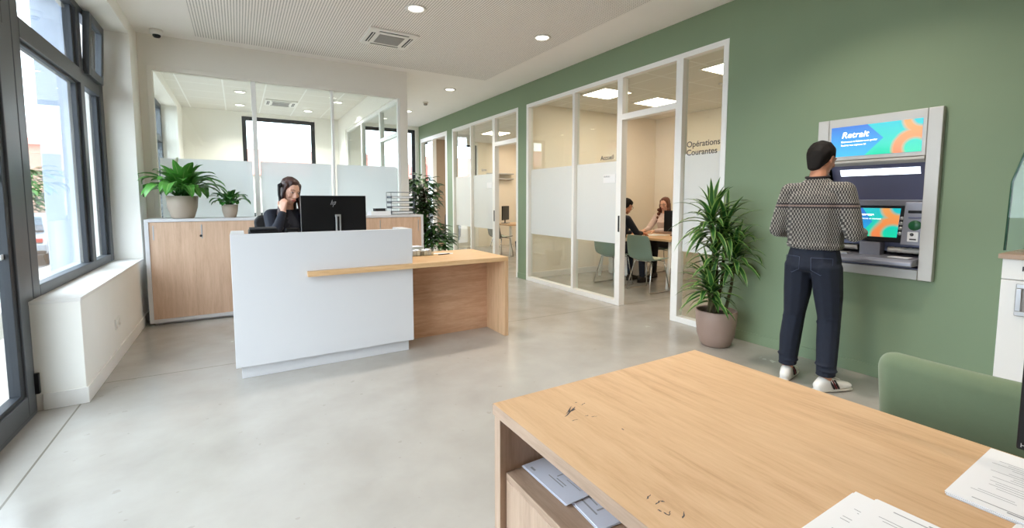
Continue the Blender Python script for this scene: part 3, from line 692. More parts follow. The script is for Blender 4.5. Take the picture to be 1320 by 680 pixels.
def lily(label, loc, s, n, pr, flower, mat='leaf_lily', wd=.085):
    t = thing('peace_lily', label, 'potted plant', loc)
    h = pr[1]; R_ = pr[0]
    potmesh('pot', 'pot_b', [(.001, 0), (R_*.62, 0), (R_*.72, h*.06), (R_*.93, h*.5), (R_, h), (R_*.95, h*1.01), (R_*.92, h*.9), (.001, h*.9)], t)
    bm = bmesh.new(); lathe(bm, [(R_*.9, h*.905), (.001, h*.93)], 20); fin(bm, 'soil', 'soil', t)
    bl = bmesh.new(); uvl = bl.loops.layers.uv.new('uv'); bs = bmesh.new()
    for k in range(n):
        a = k*2.399963+random.random()*.4; u = k/n; el = R(88-58*u)+random.uniform(-.1, .1); ln = s*(.42+.5*random.random())*(1.0-.25*(1-u))
        dd = V((cos(a)*cos(el), sin(a)*cos(el), sin(el)))
        b0 = V((cos(a)*R_*.25, sin(a)*R_*.25, h*.92)); b1 = b0+dd*ln*.5
        tube(bs, [b0, (b0+b1)/2+V((0, 0, .01)), b1], .0028, 5)
        lv = (dd+V((cos(a)*.22, sin(a)*.22, -.02))).normalized()
        blade(bl, uvl, b1, lv, ln*.75, wd*random.uniform(.75, 1.1), random.uniform(.8, 1.3)+1.3*u, 6, .3, 'leaf', zmin=.01, xmin=XS+.012-loc[0])
    fin(bs, 'stems', 'leaf_small', t); fin(bl, 'foliage', mat, t, recalc=False)
    if flower:
        bm = bmesh.new(); tube(bm, [(.0, 0, h), (-.02, 0, h+.2), (-.035, -.01, h+s*.66)], .003, 6); fs = fin(bm, 'flower_stalk', 'leaf_small', t)
        bl = bmesh.new(); uvl = bl.loops.layers.uv.new('uv'); blade(bl, uvl, (-.035, -.01, h+s*.64), (.15, -.2, 1), .085, .045, .2, 6, .5, 'leaf'); fin(bl, 'flower', 'petal', fs, recalc=False)
lily('large peace lily in a beige pot on the left end of the sideboard', (-.52, 6.08, 1.115), .53, 92, (.145, .24), True, 'leaf_lily', .10)
lily('small bushy plant in a small beige pot on the sideboard', (-.085, 6.08, 1.115), .27, 46, (.082, .145), False, 'leaf_small', .062)
t = thing('potted_ficus', 'tall dark leafy ficus behind the right end of the sideboard', 'potted plant', (2.70, 7.35, 0))
potmesh('pot', 'pot_b', [(.001, 0), (.13, 0), (.17, .3), (.16, .31), (.15, .28), (.001, .28)], t)
bm = bmesh.new(); lathe(bm, [(.15, .281), (.001, .29)], 20); fin(bm, 'soil', 'soil', t)
bm = bmesh.new(); bl = bmesh.new(); uvl = bl.loops.layers.uv.new('uv')
tube(bm, [(0, 0, .28), (.02, .01, .9), (-.01, 0, 1.5)], [.02, .016, .01], 8)
for cx, cy, cz, rr, rz, n in ((-.06, 0, 1.38, .30, .36, 330), (-.05, 0, 1.08, .20, .2, 90), (.10, -.05, .80, .24, .17, 110), (.14, -.1, .62, .30, .16, 150)):
    for k in range(n):
        a = random.uniform(0, 2*pi); ph = random.uniform(-1, 1); q = random.random()**.4
        p = V((cx+rr*q*cos(a)*math.sqrt(1-ph*ph), cy+rr*q*sin(a)*math.sqrt(1-ph*ph), cz+rz*q*ph))
        dd = V((cos(a), sin(a), random.uniform(-.4, .6)))
        blade(bl, uvl, p, dd, random.uniform(.13, .19), .075, random.uniform(.3, 1.2), 4, .3, 'leaf')
        if k % 9 == 0: tube(bm, [(0, 0, max(.5, p.z-.25)), p], [.006, .003], 5)
fin(bm, 'trunk', 'trunk', t); fin(bl, 'foliage', 'leaf_ficus', t, recalc=False)

# ------------------------------------------------------------------ cash machine in the wall
t = thing('cash_machine', 'wall mounted cash machine with two lit screens on the green wall', 'cash machine', (0, 0, 0))
ya, yb, za, zb = 1.115, 1.862, .766, 1.93; xf = XW-.045
def plateX(name, mat, y0, y1, z0, z1, x0, x1, parent=t, bevel=.004): return BX(name, mat, [(x0, x1, y0, y1, z0, z1)], parent, bevel)
plateX('surround', 'atm_frame', ya, ya+.076, za, zb, xf, XW)
plateX('surround', 'atm_frame', yb-.077, yb, za, zb, xf, XW)
plateX('header_panel', 'atm_frame', ya+.077, yb-.078, 1.615, zb, xf, XW)
plateX('lower_panel', 'atm_frame', ya+.077, yb-.078, za, .835, xf, XW)
bm = bmesh.new(); prism(bm, [(xf, 1.612), (XW+.08, 1.612), (XW+.08, 1.575), (xf+.02, 1.575), (xf-.004, 1.595)], 'Y', N0, N1); fin(bm, 'hood_lip', 'atm_frame', t, bevel=.003)
def screen(name, mat, y0, y1, z0, z1, x, parent, tilt=0):
    """lit panel; UV runs 0..1 from left to right and bottom to top as the user sees it"""
    bm = bmesh.new(); uvl = bm.loops.layers.uv.new('uv'); dx = tilt
    q = [(x, y1, z0), (x, y0, z0), (x+dx, y0, z1), (x+dx, y1, z1)]
    vf = [bm.verts.new(p) for p in q]; vb = [bm.verts.new((p[0]+.006, p[1], p[2])) for p in q]
    f = bm.faces.new(vf)
    for lp, uv in zip(f.loops, ((0, 0), (1, 0), (1, 1), (0, 1))): lp[uvl].uv = uv
    bm.faces.new(vb[::-1])
    for i in range(4): bm.faces.new((vf[i], vb[i], vb[(i+1) % 4], vf[(i+1) % 4]))
    return fin(bm, name, mat, parent, recalc=True)
sc_ = screen('advert_screen', 'scr', 1.215, 1.765, 1.645, 1.868, xf-.003, t)
text('Retrait', sc_, (xf-.004, 1.695, 1.782), .062, 'white_text', TR, italic=.2, bold=.0009)
text('Bienvenue et laissez-vous guider', sc_, (xf-.004, 1.695, 1.748), .0175, 'white_text', TR, bold=.0003)
text('Retirez vos especes ici', sc_, (xf-.004, 1.695, 1.722), .0175, 'white_text', TR, bold=.0003)
# niche behind the surround
BX('niche_shell', 'atm_dark', [(XW, XW+.30, N0-.012, N0, NZ0-.01, NZ1+.03), (XW, XW+.30, N1, N1+.012, NZ0-.01, NZ1+.03), (XW+.29, XW+.30, N0, N1, NZ0, NZ1), (XW, XW+.30, N0, N1, NZ1, NZ1+.012), (XW, XW+.29, N0, N1, NZ0-.012, NZ0)], t, 0)
bm = bmesh.new(); prism(bm, [(XW+.01, 1.574), (XW+.28, 1.574), (XW+.28, 1.30), (XW+.12, 1.30)], 'Y', N0, N1); hd = fin(bm, 'hood', 'atm_dark', t, bevel=.003)
bm = bmesh.new(); prism(bm, [(XW+.012, 1.560), (XW+.036, 1.512), (XW+.030, 1.508), (XW+.006, 1.557)], 'Y', 1.235, 1.72)
bmesh.ops.translate(bm, verts=bm.verts, vec=(.012, 0, -.013)); fin(bm, 'light_strip', 'led', hd)
bm = bmesh.new(); prism(bm, [(XW+.06, 1.318), (XW+.28, 1.318), (XW+.28, 1.272), (XW+.07, 1.272)], 'Y', N0, N1); fin(bm, 'cross_beam', 'atm_mid', t, bevel=.006)
cs = BX('back_plate', 'atm_dark', [(XW+.09, XW+.11, N0, N1, .98, 1.30)], t, 0)
bz_ = bmesh.new(); prism(bz_, [(XW+.03, 1.01), (XW+.085, 1.272), (XW+.11, 1.272), (XW+.11, 1.01)], 'Y', 1.314, N1-.005); bzo = fin(bz_, 'screen_bezel', 'black', t, bevel=.004)
s2 = screen('cash_screen', 'scr2', 1.345, N1-.03, 1.045, 1.255, XW+.0345, bzo, .0445)
TR2 = (R(90)-R(12), 0, R(-90))
text('Bienvenue', s2, (XW+.064, 1.60, 1.20), .024, 'white_text', TR2, bold=.001)
text('Choisissez un montant', s2, (XW+.058, 1.60, 1.172), .016, 'white_text', TR2)
for k in range(4):
    bm = bmesh.new(); z = 1.075+k*.036; lathe(bm, [(.001, 0), (.011, 0), (.014, .007), (.001, .007)], 16, (XW+.024+(z-1.01)*.21, 1.331, z), 0, 'X'); fin(bm, 'function_button', 'silver', bzo)
rd = bmesh.new(); prism(rd, [(XW+.0, 1.0), (XW+.05, 1.300), (XW+.11, 1.300), (XW+.11, 1.0)], 'Y', N0+.002, 1.312); rd = fin(rd, 'reader_panel', 'atm_mid', t, bevel=.005)
def onp(z): return XW+(z-1.0)*.1667
BX('card_slot', 'black', [(onp(1.232)-.004, onp(1.232)+.02, 1.21, 1.29, 1.222, 1.242)], rd, .004)
BX('receipt_slot', 'atm_dark', [(onp(1.19)-.003, onp(1.19)+.02, 1.21, 1.285, 1.186, 1.197)], rd, .002)
bm = bmesh.new(); lathe(bm, [(.001, 0), (.032, 0), (.038, .006), (.040, .02), (.001, .02)], 28, (onp(1.135)-.006, 1.243, 1.135), 0, 'X'); fin(bm, 'contactless_reader', 'green_ring', rd)
st = BX('sticker', 'paper', [(onp(1.055)-.006, onp(1.055)+.01, 1.215, 1.275, 1.025, 1.092)], rd, .001)
bm = bmesh.new(); lathe(bm, [(.001, 0), (.011, 0), (.011, .001), (.001, .001)], 14, (onp(1.055)-.008, 1.25, 1.075), 0, 'X'); box(bm, onp(1.055)-.0075, onp(1.055)-.0065, 1.225, 1.262, 1.036, 1.046); fin(bm, 'sticker_print', 'ink', st)
BX('support_column', 'atm_mid', [(XW+.01, XW+.09, 1.43, 1.56, .885, 1.005)], t, .004)
for y0, y1 in ((1.20, 1.40), (1.59, 1.775)):
    bm = bmesh.new(); lathe(bm, [(.001, 0), (.021, 0)]+[(.021 if i % 4 < 3 else .018, (y1-y0)*i/24) for i in range(25)]+[(.001, y1-y0)], 16, (XW+.07, y0, .955), 0, 'Y'); fin(bm, 'cash_shutter', 'atm_frame', t)
bm = bmesh.new(); prism(bm, [(xf-.085, .858), (xf-.085, .886), (xf-.06, .905), (XW+.28, .925), (XW+.28, .862)], 'Y', N0+.003, N1-.003); ky = fin(bm, 'keypad_shelf', 'atm_mid', t, bevel=.008)
BX('sticker', 'paper', [(XW-.055, XW+.02, 1.24, 1.36, .909, .9125)], ky, 0)
kp = BX('keypad', 'silver', [(XW-.07, XW+.005, 1.60, 1.74, .908, .915)], ky, .002)
for i in range(3):
    for j in range(4): BX('key', 'atm_frame', [(XW-.062+i*.022, XW-.046+i*.022, 1.612+j*.03, 1.634+j*.03, .9155, .921)], kp, .001)

# ------------------------------------------------------------------ right: white deposit cabinet, glass screen
t = thing('deposit_cabinet', 'white deposit cabinet with an oak top and steel hatch against the green wall', 'cabinet')
BX('body', 'bin_white', [(3.60, 3.99, -.35, .72, .02, .88)], t, .003)
BX('drawer', 'bin_white', [(3.60, 3.99, -.35, .72, .884, .995)], t, .003)
BX('cabinet_top', 'oak_gh', [(3.585, 4.0, -.36, .735, .996, 1.022)], t, .002)
BX('hatch_frame', 'silver', [(3.588, 3.6, .42, .66, .84, .865), (3.588, 3.6, .42, .66, .69, .715), (3.588, 3.6, .635, .66, .715, .84), (3.588, 3.6, .42, .445, .715, .84)], t, .004)
BX('hatch', 'grille', [(3.594, 3.601, .445, .635, .715, .84)], t, 0)
text('RE', t, (3.598, .645, .935), .034, 'ink', TR, bold=.001)
t = thing('glass_screen', 'green edged glass privacy screen standing on the white cabinet', 'glass screen')
bm = bmesh.new(); prism(bm, [(.752, 1.023), (.745, 1.42), (.70, 1.60), (.60, 1.80), (-.34, 1.80), (-.34, 1.023)], 'X', 3.78, 3.79); fin(bm, 'glass_sheet', 'glass_g', t)
bm = bmesh.new(); tube(bm, [(3.785, .752, 1.026), (3.785, .745, 1.42), (3.785, .70, 1.60), (3.785, .60, 1.80), (3.785, -.34, 1.80)], .006, 6); fin(bm, 'edge', 'glass_edge', t)

# ------------------------------------------------------------------ foreground desk
t = thing('oak_desk', 'large oak desk in the foreground with an open shelf and ink marks', 'desk')
DX0, DX1, DY1, DY0, DZt = .60, 1.49, 1.098, -.75, .74
BX('desktop', 'oak', [(DX0, DX1, DY0, DY1, DZt-.032, DZt)], t, .0015)
BX('edge_band', 'oak_gh', [(DX0-.0015, DX0-.0001, DY0, DY1, DZt-.032, DZt-.0005)], t, 0)
BX('end_panel', 'oak_g', [(DX0+.003, DX0+.48, DY1-.034, DY1-.002, 0, DZt-.032)], t, .0015)
BX('back_panel', 'oak_g', [(DX0+.46, DX0+.48, DY0, DY1-.036, 0, DZt-.032)], t, .0015)
BX('shelf', 'oak_gh', [(DX0+.022, DX0+.459, DY0, DY1-.036, .525, .545)], t, .0015)
BX('cabinet_front', 'oak_g', [(DX0+.022, DX0+.042, DY0, DY1-.036, .04, .524)], t, .0015)
BX('leg', 'oak_g', [(DX1-.05, DX1-.01, DY1-.06, DY1-.02, 0, DZt-.032)], t, .002)
BX('leg', 'oak_g', [(DX1-.05, DX1-.01, DY0+.02, DY0+.06, 0, DZt-.032)], t, .002)
bm = bmesh.new(); random.seed(11)
STROKES = [(0.724, 0.926, 0.787, 0.958), (0.739, 0.938, 0.781, 0.967), (0.75, 0.942, 0.778, 0.947), (0.727, 0.9, 0.746, 0.898), (0.774, 0.902, 0.785, 0.9), (0.785, 0.89, 0.802, 0.885), (0.808, 0.956, 0.825, 0.963), (0.655, 0.579, 0.673, 0.585), (0.658, 0.559, 0.673, 0.563), (0.673, 0.563, 0.68, 0.556), (0.653, 0.537, 0.655, 0.526), (0.655, 0.526, 0.668, 0.533), (0.67, 0.508, 0.689, 0.518), (0.81, 0.803, 0.809, 0.794), (0.651, 0.548, 0.652, 0.54), (0.801, 0.978, 0.809, 0.978)]
for k, (xa_, ya_, xb_, yb_) in enumerate(STROKES):
    n = 5; wd = .0021 if k < 3 else .0014; a_, b_ = V((xa_, ya_, 0)), V((xb_, yb_, 0)); nn = (b_-a_).normalized().cross(V((0, 0, 1))); Lf, Rg = [], []
    for i in range(n+1):
        p_ = a_.lerp(b_, i/n)+nn*random.uniform(-1, 1)*.0012; w_ = wd*random.uniform(.4, 1.2)*(1 if 0 < i < n else .25)
        Lf.append(bm.verts.new((p_.x+nn.x*w_, p_.y+nn.y*w_, DZt+.0003))); Rg.append(bm.verts.new((p_.x-nn.x*w_, p_.y-nn.y*w_, DZt+.0003)))
    for i in range(n): bm.faces.new((Lf[i], Lf[i+1], Rg[i+1], Rg[i]))
o_ = fin(bm, 'ink_mark', 'ink', t, recalc=False); o_['label'] = 'dark scratches on the oak top'
def sheetstack(name, label, cat, x0, x1, y0, y1, z, n, mat, lines, th=.0008, rz=0, jit=.004, ink='ink_l'):
    """rectangular stack of sheets; printed lines given as (a0, a1, b0, b1) fractions along local x and y"""
    t = thing(name, label, cat, ((x0+x1)/2, (y0+y1)/2, z), R(rz)); hx, hy = (x1-x0)/2, (y1-y0)/2
    bm = bmesh.new()
    for k in range(n):
        j = random.uniform(-jit, jit) if k < n-1 else 0; i_ = random.uniform(-jit, jit) if k < n-1 else 0
        box(bm, -hx+j, hx+j, -hy+i_, hy+i_, k*th, k*th+th*.9)
    fin(bm, 'sheets', mat, t)
    bm = bmesh.new(); zz = n*th+.0002
    for (a0, a1, b0, b1) in lines:
        bm.faces.new([bm.verts.new((-hx+2*hx*a, -hy+2*hy*b, zz)) for a, b in ((a0, b0), (a1, b0), (a1, b1), (a0, b1))])
    fin(bm, 'printed_lines', ink, t, recalc=False)
    return t
def letter(head=0, seed=1):
    """header near local x = 0 (or 1), body lines running along y"""
    rr = random.Random(seed); L = [(.04, .055, .45, .62), (.065, .075, .40, .85), (.16, .166, .1, .3), (.19, .196, .1, .38), (.19, .196, .6, .9), (.22, .226, .62, .86)]
    for k in range(15):
        if k in (4, 10): continue
        a = .32+k*.034; L.append((a, a+.006, .1 if k % 5 else .3, rr.uniform(.72, .92)))
    return [(1-b, 1-a, c, d) for a, b, c, d in L] if head else L
sheetstack('envelope', 'white envelope on top, nearer the end panel, on the desk shelf', 'envelope', .675, .790, .853, 1.055, .5505, 3, 'envelope', [(.3, .33, .3, .62), (.38, .41, .3, .5), (.55, .57, .12, .4), (.62, .64, .1, .3), (.1, .16, .8, .9), (.45, .9, .52, .54)], .0014, 1)
sheetstack('envelope', 'lower white envelopes on the desk shelf at the bottom of the view', 'envelope', .700, .815, .745, .925, .5452, 3, 'envelope', [(.2, .24, .25, .6), (.3, .7, .3, .33), (.4, .43, .4, .7)], .0014, -4)
sheetstack('document_stack', 'stack of white documents at the bottom centre of the desk', 'documents', .718, 1.015, .168, .376, DZt+.0002, 7, 'paper', letter(1, 2), rz=-.5, jit=.007)
sheetstack('document_stack', 'sheaf of white documents lying on the larger document stack', 'documents', .735, 1.028, .130, .338, DZt+.0062, 3, 'paper', letter(1, 4), rz=2, jit=.003)
sheetstack('document_stack', 'printed white letters near the right edge of the desk beside the monitor', 'documents', 1.172, 1.469, .074, .284, DZt+.0002, 8, 'paper', letter(0, 3), rz=0, jit=.003)
sheetstack('document_stack', 'white sheets overlapping the printed letters at the bottom right corner', 'documents', .985, 1.160, -.02, .190, DZt+.0002, 6, 'paper', letter(1, 6), rz=-3, jit=.004)
# foreground chair and monitor
t = thing('armchair', 'green upholstered chair across the foreground desk', 'chair', (1.90, .385, 0), R(90))
def softpanel(name, w0, w1, h0, h1, thick, r, curve, mat, parent, yoff=0, lean=0, nx=36, nz=36):
    """upholstered back: rounded top corners, curved in plan, domed thickness. local x = width, z = height, front = -y"""
    bm = bmesh.new(); F = []; Bk = []
    for j in range(nz+1):
        v = j/nz; rowf = []; rowb = []
        z = h0+(h1-h0)*v
        for i in range(nx+1):
            u = i/nx*2-1; hw = w0+(w1-w0)*v
            dz = h1-z
            if dz < r: hw = hw-r+math.sqrt(max(0, r*r-(r-dz)**2))
            x = hw*u; y = yoff+curve*(1-(x/max(w0, w1))**2)+lean*(z-h0)
            e = min(1, (1-abs(u))*7+.0)**.5*min(1, (1-v)*10+.02)**.5 if v < 1 else .0
            if abs(u) == 1: e = 0
            rowf.append(bm.verts.new((x, y-thick/2*e, z))); rowb.append(bm.verts.new((x, y+thick/2*e+.0005, z)))
        F.append(rowf); Bk.append(rowb)
    for j in range(nz):
        for i in range(nx):
            bm.faces.new((F[j][i], F[j][i+1], F[j+1][i+1], F[j+1][i])); bm.faces.new((Bk[j][i], Bk[j+1][i], Bk[j+1][i+1], Bk[j][i+1]))
    for i in range(nx): bm.faces.new((F[0][i], Bk[0][i], Bk[0][i+1], F[0][i+1]))
    bmesh.ops.remove_doubles(bm, verts=bm.verts, dist=.0008)
    o = fin(bm, name, mat, parent, smooth=True); m_ = o.modifiers.new('sub', 'SUBSURF'); m_.levels = 1; m_.render_levels = 1
    return o
softpanel('backrest', .245, .262, .43, .825, .065, .07, .03, 'green_chair', t, .02, .10)
bm = bmesh.new(); box(bm, -.25, .25, -.42, .04, .38, .46); fin(bm, 'seat', 'green_chair', t, bevel=.03)
for sx_ in (-1, 1):
    for yy in (-.38, .02):
        bm = bmesh.new(); tube(bm, [(sx_*.21, yy, .39), (sx_*.24, yy-(.03 if yy < 0 else -.04), .0)], [.016, .011]); fin(bm, 'leg', 'black_m', t)
t = thing('desk_monitor', 'edge of a black computer monitor at the right rim of the picture', 'monitor', (1.40, .235, DZt), R(0))
bm = bmesh.new(); box(bm, -.012, .012, -.50, 0, .055, .40); fin(bm, 'screen_housing', 'black', t, bevel=.003)
BX('screen', 'black_m', [(-.0135, -.0121, -.49, -.012, .08, .39)], t, 0)
BX('stand', 'black', [(.012, .03, -.33, -.27, .006, .25), (-.05, .10, -.40, -.20, 0, .008)], t, .002)
text('H', t, (-.0138, -.006, .062), .012, 'silver', TR)

# ------------------------------------------------------------------ people
def ell(bm, c, r, rot=None, n=2):
    """append ellipsoid verts"""
    tmp = bmesh.new(); bmesh.ops.create_icosphere(tmp, subdivisions=n, radius=1.0)
    m = (rot.to_matrix() if hasattr(rot, 'to_matrix') else rot) if rot is not None else Matrix.Identity(3)
    if isinstance(r, (int, float)): r = (r, r, r)
    vs = [bm.verts.new(m @ V((v.co.x*r[0], v.co.y*r[1], v.co.z*r[2])) + V(c)) for v in tmp.verts]
    tmp.free(); return vs
def hull(bm, *els):
    """convex hull of several ellipsoids (c, r[, rot]) appended to bm"""
    t_ = bmesh.new()
    for e in els: ell(t_, *e)
    bmesh.ops.convex_hull(t_, input=t_.verts)
    bmesh.ops.delete(t_, geom=[v for v in t_.verts if not v.link_faces], context='VERTS')
    me = bpy.data.meshes.new('tmp'); t_.to_mesh(me); t_.free(); bm.from_mesh(me); bpy.data.meshes.remove(me)
def chain(bm, pts, rs):
    for i in range(len(pts)-1): hull(bm, (pts[i], rs[i]), (pts[i+1], rs[i+1]))
def blob(bm, name, mat, parent, voxel=.008, smooth=4, extra=None):
    o = fin(bm, name, mat, parent)
    m_ = o.modifiers.new('remesh', 'REMESH'); m_.mode = 'VOXEL'; m_.voxel_size = voxel; m_.use_smooth_shade = True
    if smooth:
        s = o.modifiers.new('smooth', 'SMOOTH'); s.iterations = smooth; s.factor = .5
    return o
def frame(d, n):
    d = V(d).normalized(); n = V(n); n = (n-d*n.dot(d)).normalized(); return d, n, d.cross(n)
def hand(bm, wrist, d, n, thumb, curl=(.5, .6, .7, .8), spread=.0, scale=1.0, tcurl=.5):
    """palm + five fingers. d: towards fingertips, n: back of hand, thumb: +1/-1 along d x n"""
    d, n, s = frame(d, n); s = s*thumb; w = V(wrist); k = scale
    kn = [w+d*(.088*k)+s*(.028*k), w+d*(.092*k)+s*(.009*k), w+d*(.088*k)-s*(.010*k), w+d*(.080*k)-s*(.027*k)]
    hull(bm, (w, .021*k), (kn[0], .0115*k), (kn[1], .0115*k), (kn[2], .011*k), (kn[3], .0105*k), (w+d*.03*k+s*.02*k, .014*k))
    for i, (kp_, L) in enumerate(zip(kn, (.074, .082, .076, .060))):
        a = 0; p = kp_; c = curl[i] if i < len(curl) else curl[-1]; side = s*(1.5-i)*spread
        for j, (fr, da) in enumerate(((.45, .9), (.31, 1.1), (.24, .9))):
            a += c*da; dd = (d*cos(a)-n*sin(a)+side).normalized(); q = p+dd*L*fr*k
            hull(bm, (p, (.0090-.0009*j)*k), (q, (.0083-.0010*j)*k)); p = q
    p = w+d*.028*k+s*.024*k; dd = (d*.72+s*.62-n*.25).normalized()
    for j, L in enumerate((.036, .030, .024)):
        q = p+dd*L*k; hull(bm, (p, (.0115-.001*j)*k), (q, (.0105-.001*j)*k)); p = q; dd = (dd-s*.35*tcurl-n*.35*tcurl).normalized()
def headparts(bm, hc, Mh, female=False):
    P = lambda x, y, z: V(hc)+Mh @ V((x, y, z)); f = .93 if female else 1.0
    ell_ = lambda c, r: (P(*c), r, Mh)
    hull(bm, ell_((0, -.012, .032), (.074*f, .092, .083)), ell_((0, .018, .010), (.068*f, .070, .070)))
    hull(bm, ell_((0, .030, -.01), (.060*f, .052, .06)), ell_((0, .058, -.094), (.022*f, .020, .018)), ell_((.043*f, .012, -.066), (.016, .028, .022)), ell_((-.043*f, .012, -.066), (.016, .028, .022)))
    hull(bm, ell_((0, .082, .018), .007), ell_((0, .104, -.026), .0095), ell_((.012*f, .092, -.032), .007), ell_((-.012*f, .092, -.032), .007))
    for s in (-1, 1):
        hull(bm, ell_((s*.014, .084, .028), .006), ell_((s*.045*f, .068, .030), .008))
        hull(bm, ell_((s*.036*f, .058, -.022), (.022, .022, .02)))
        hull(bm, ell_((s*.073*f, -.004, .010), (.007, .018, .018)), ell_((s*.071*f, .002, -.022), (.006, .011, .010)))
    hull(bm, ell_((0, .086, -.054), (.014, .008, .005)), ell_((.02, .078, -.056), .005), ell_((-.02, .078, -.056), .005))
    hull(bm, ell_((0, .083, -.068), (.014, .009, .006)))
def face(hc, Mh, t, female, glasses=False):
    P = lambda x, y, z: V(hc)+Mh @ V((x, y, z)); f = .93 if female else 1.0
    for s in (-1, 1):
        bm = bmesh.new(); vs = ell(bm, P(s*.031*f, .0765, .012), (.0115, .008, .0038), Mh); bmesh.ops.convex_hull(bm, input=bm.verts); e = fin(bm, 'eye', 'eye_w', t, smooth=True)
        bm = bmesh.new(); ell(bm, P(s*.031*f, .0825, .0105), (.0050, .003, .0034), Mh); bmesh.ops.convex_hull(bm, input=bm.verts); fin(bm, 'iris', 'eye_d', e, smooth=True)
        bm = bmesh.new(); tube(bm, [P(s*.014, .094, .033), P(s*.032*f, .090, .040), P(s*.050*f, .074, .034)], [.0014, .0022, .001], 6); fin(bm, 'eyebrow', 'hair_k' if not female else 'hair_b', t)
        bm = bmesh.new(); tube(bm, [P(s*.018, .085, .011), P(s*.031*f, .0865, .016), P(s*.045*f, .078, .012)], [.0006, .0010, .0006], 5); fin(bm, 'eyelashes', 'hair_k', e)
    bm = bmesh.new(); hull(bm, (P(0, .0925, -.0565), (.012, .004, .0035), Mh), (P(.019, .085, -.058), .003), (P(-.019, .085, -.058), .003)); hull(bm, (P(0, .090, -.0645), (.011, .005, .0045), Mh), (P(.014, .085, -.061), .003), (P(-.014, .085, -.061), .003)); fin(bm, 'lips', 'lips', t, smooth=True)
    if glasses:
        bm = bmesh.new()
        for s in (-1, 1):
            tube(bm, [P(s*.032+.021*cos(a), .098-.006*abs(cos(a)), .008+.016*sin(a)) for a in [2*pi*i/14 for i in range(15)]], .0016, 5)
            tube(bm, [P(s*.053, .092, .012), P(s*.073, .0, .014)], .0015, 5)
        tube(bm, [P(-.011, .099, .01), P(.011, .099, .01)], .0016, 5); fin(bm, 'glasses', 'black', t)
def headmat(yaw=0, pitch=0, roll=0):
    """yaw>0 turns to the person's left, pitch>0 looks down"""
    return Matrix.Rotation(yaw, 3, 'Z') @ Matrix.Rotation(-pitch, 3, 'X') @ Matrix.Rotation(roll, 3, 'Y')
def shoe(parent, ankle, d, style):
    """d: toe direction in local xy; sole at z=0 below the ankle's foot"""
    d = V((d[0], d[1], 0)).normalized(); s = V((-d.y, d.x, 0)); z0 = style.get('z', 0); a = V((ankle[0], ankle[1], 0))
    P = lambda x, y, z: a+d*y+s*x+V((0, 0, z+z0))
    bm = bmesh.new(); hull(bm, (P(0, -.055, .045), .034), (P(0, -.02, .085), (.036, .036, .02)), (P(0, .05, .055), (.034, .034, .03)), (P(.005, .13, .04), (.04, .04, .024)), (P(0, .165, .036), (.034, .034, .02)), (P(0, -.05, .02), .032))
    sh = blob(bm, 'shoe', style['mat'], parent, .006, 3)
    bm = bmesh.new(); hull(bm, (P(0, -.062, .012), (.034, .034, .011)), (P(0, .02, .012), (.034, .034, .011)), (P(.005, .13, .012), (.045, .045, .011)), (P(0, .175, .012), (.032, .032, .011))); fin(bm, 'sole', style['sole'], sh, smooth=True)
    if style.get('stripe'):
        for q, m_ in ((.0, 'collar'), (.018, 'red'), (.036, 'collar')):
            for sd in (-1, 1):
                bm = bmesh.new(); tube(bm, [P(sd*.038, .035+q, .03), P(sd*.038, .02+q, .055), P(sd*.027, .005+q, .085)], .0065, 6); fin(bm, 'side_stripe', m_, sh)
        bm = bmesh.new()
        for q in (.05, .07, .09): tube(bm, [P(-.02, q, .098-.30*(q-.05)), P(.02, q, .098-.30*(q-.05))], .003, 5)
        fin(bm, 'laces', 'sole', sh)

# --- the man at the cash machine (local: x right, y forward, z up)
t = thing('person', 'standing person in patterned grey jumper and dark jeans using the cash machine', 'person', (3.44, 1.60, 0), R(-90+3))
J = dict(sh=.185)
hc = V((.0, .045, 1.595)); Mh = headmat(R(-14), R(20), 0)
SL, SR = V((-.168, -.01, 1.375)), V((.168, -.01, 1.375)); EL, ER = V((-.232, -.04, 1.10)), V((.238, -.03, 1.095)); WL, WR = V((-.20, .205, 1.07)), V((.20, .215, 1.09))
KL, KR = V((-.12, .03, .50)), V((.10, .035, .50)); AL, AR = V((-.135, .0, .09)), V((.125, -.03, .09))
bm = bmesh.new(); headparts(bm, hc, Mh)
hull(bm, ((0, .02, 1.53), (.052, .055, .04)), ((0, -.01, 1.42), (.058, .058, .03)))
hull(bm, ((0, -.01, 1.40), (.12, .07, .04)), ((0, 0, 1.2), (.13, .08, .08)), ((0, 0, .98), (.13, .09, .06)))
for S, E_, W_, s in ((SL, EL, WL, -1), (SR, ER, WR, 1)):
    chain(bm, [S, E_, W_], [.048, .036, .026]); hull(bm, ((0, -.01, 1.38), .06), (S, .05))
    hand(bm, W_+(W_-E_).normalized()*.01, (W_-E_)+V((-s*.05, 0, .02)), (0, -.1, 1), -s if False else (-1 if s > 0 else 1), (.25, .3, .4, .5))
for H_, K_, A_ in ((V((-.085, 0, .9)), KL, AL), (V((.085, 0, .9)), KR, AR)): chain(bm, [H_, K_, A_], [.075, .045, .035])
blob(bm, 'body', 'skin_m', t, .0055, 3)
face(hc, Mh, t, False)
bm = bmesh.new(); P = lambda x, y, z: hc+Mh @ V((x, y, z))
hull(bm, (P(0, -.022, .038), (.086, .094, .091), Mh), (P(0, .004, .078), (.063, .050, .040), Mh))
hull(bm, (P(0, -.042, .02), (.080, .074, .070), Mh), (P(0, -.050, -.075), (.046, .030, .028), Mh))
blob(bm, 'hair', 'hair_k', t, .006, 3)
bm = bmesh.new()   # jumper: torso, sleeves
hull(bm, ((0, .0, .985), (.168, .125, .02)), ((0, .0, 1.09), (.172, .128, .05)), ((0, -.005, 1.25), (.190, .128, .08)), ((0, -.015, 1.34), (.185, .108, .06)))
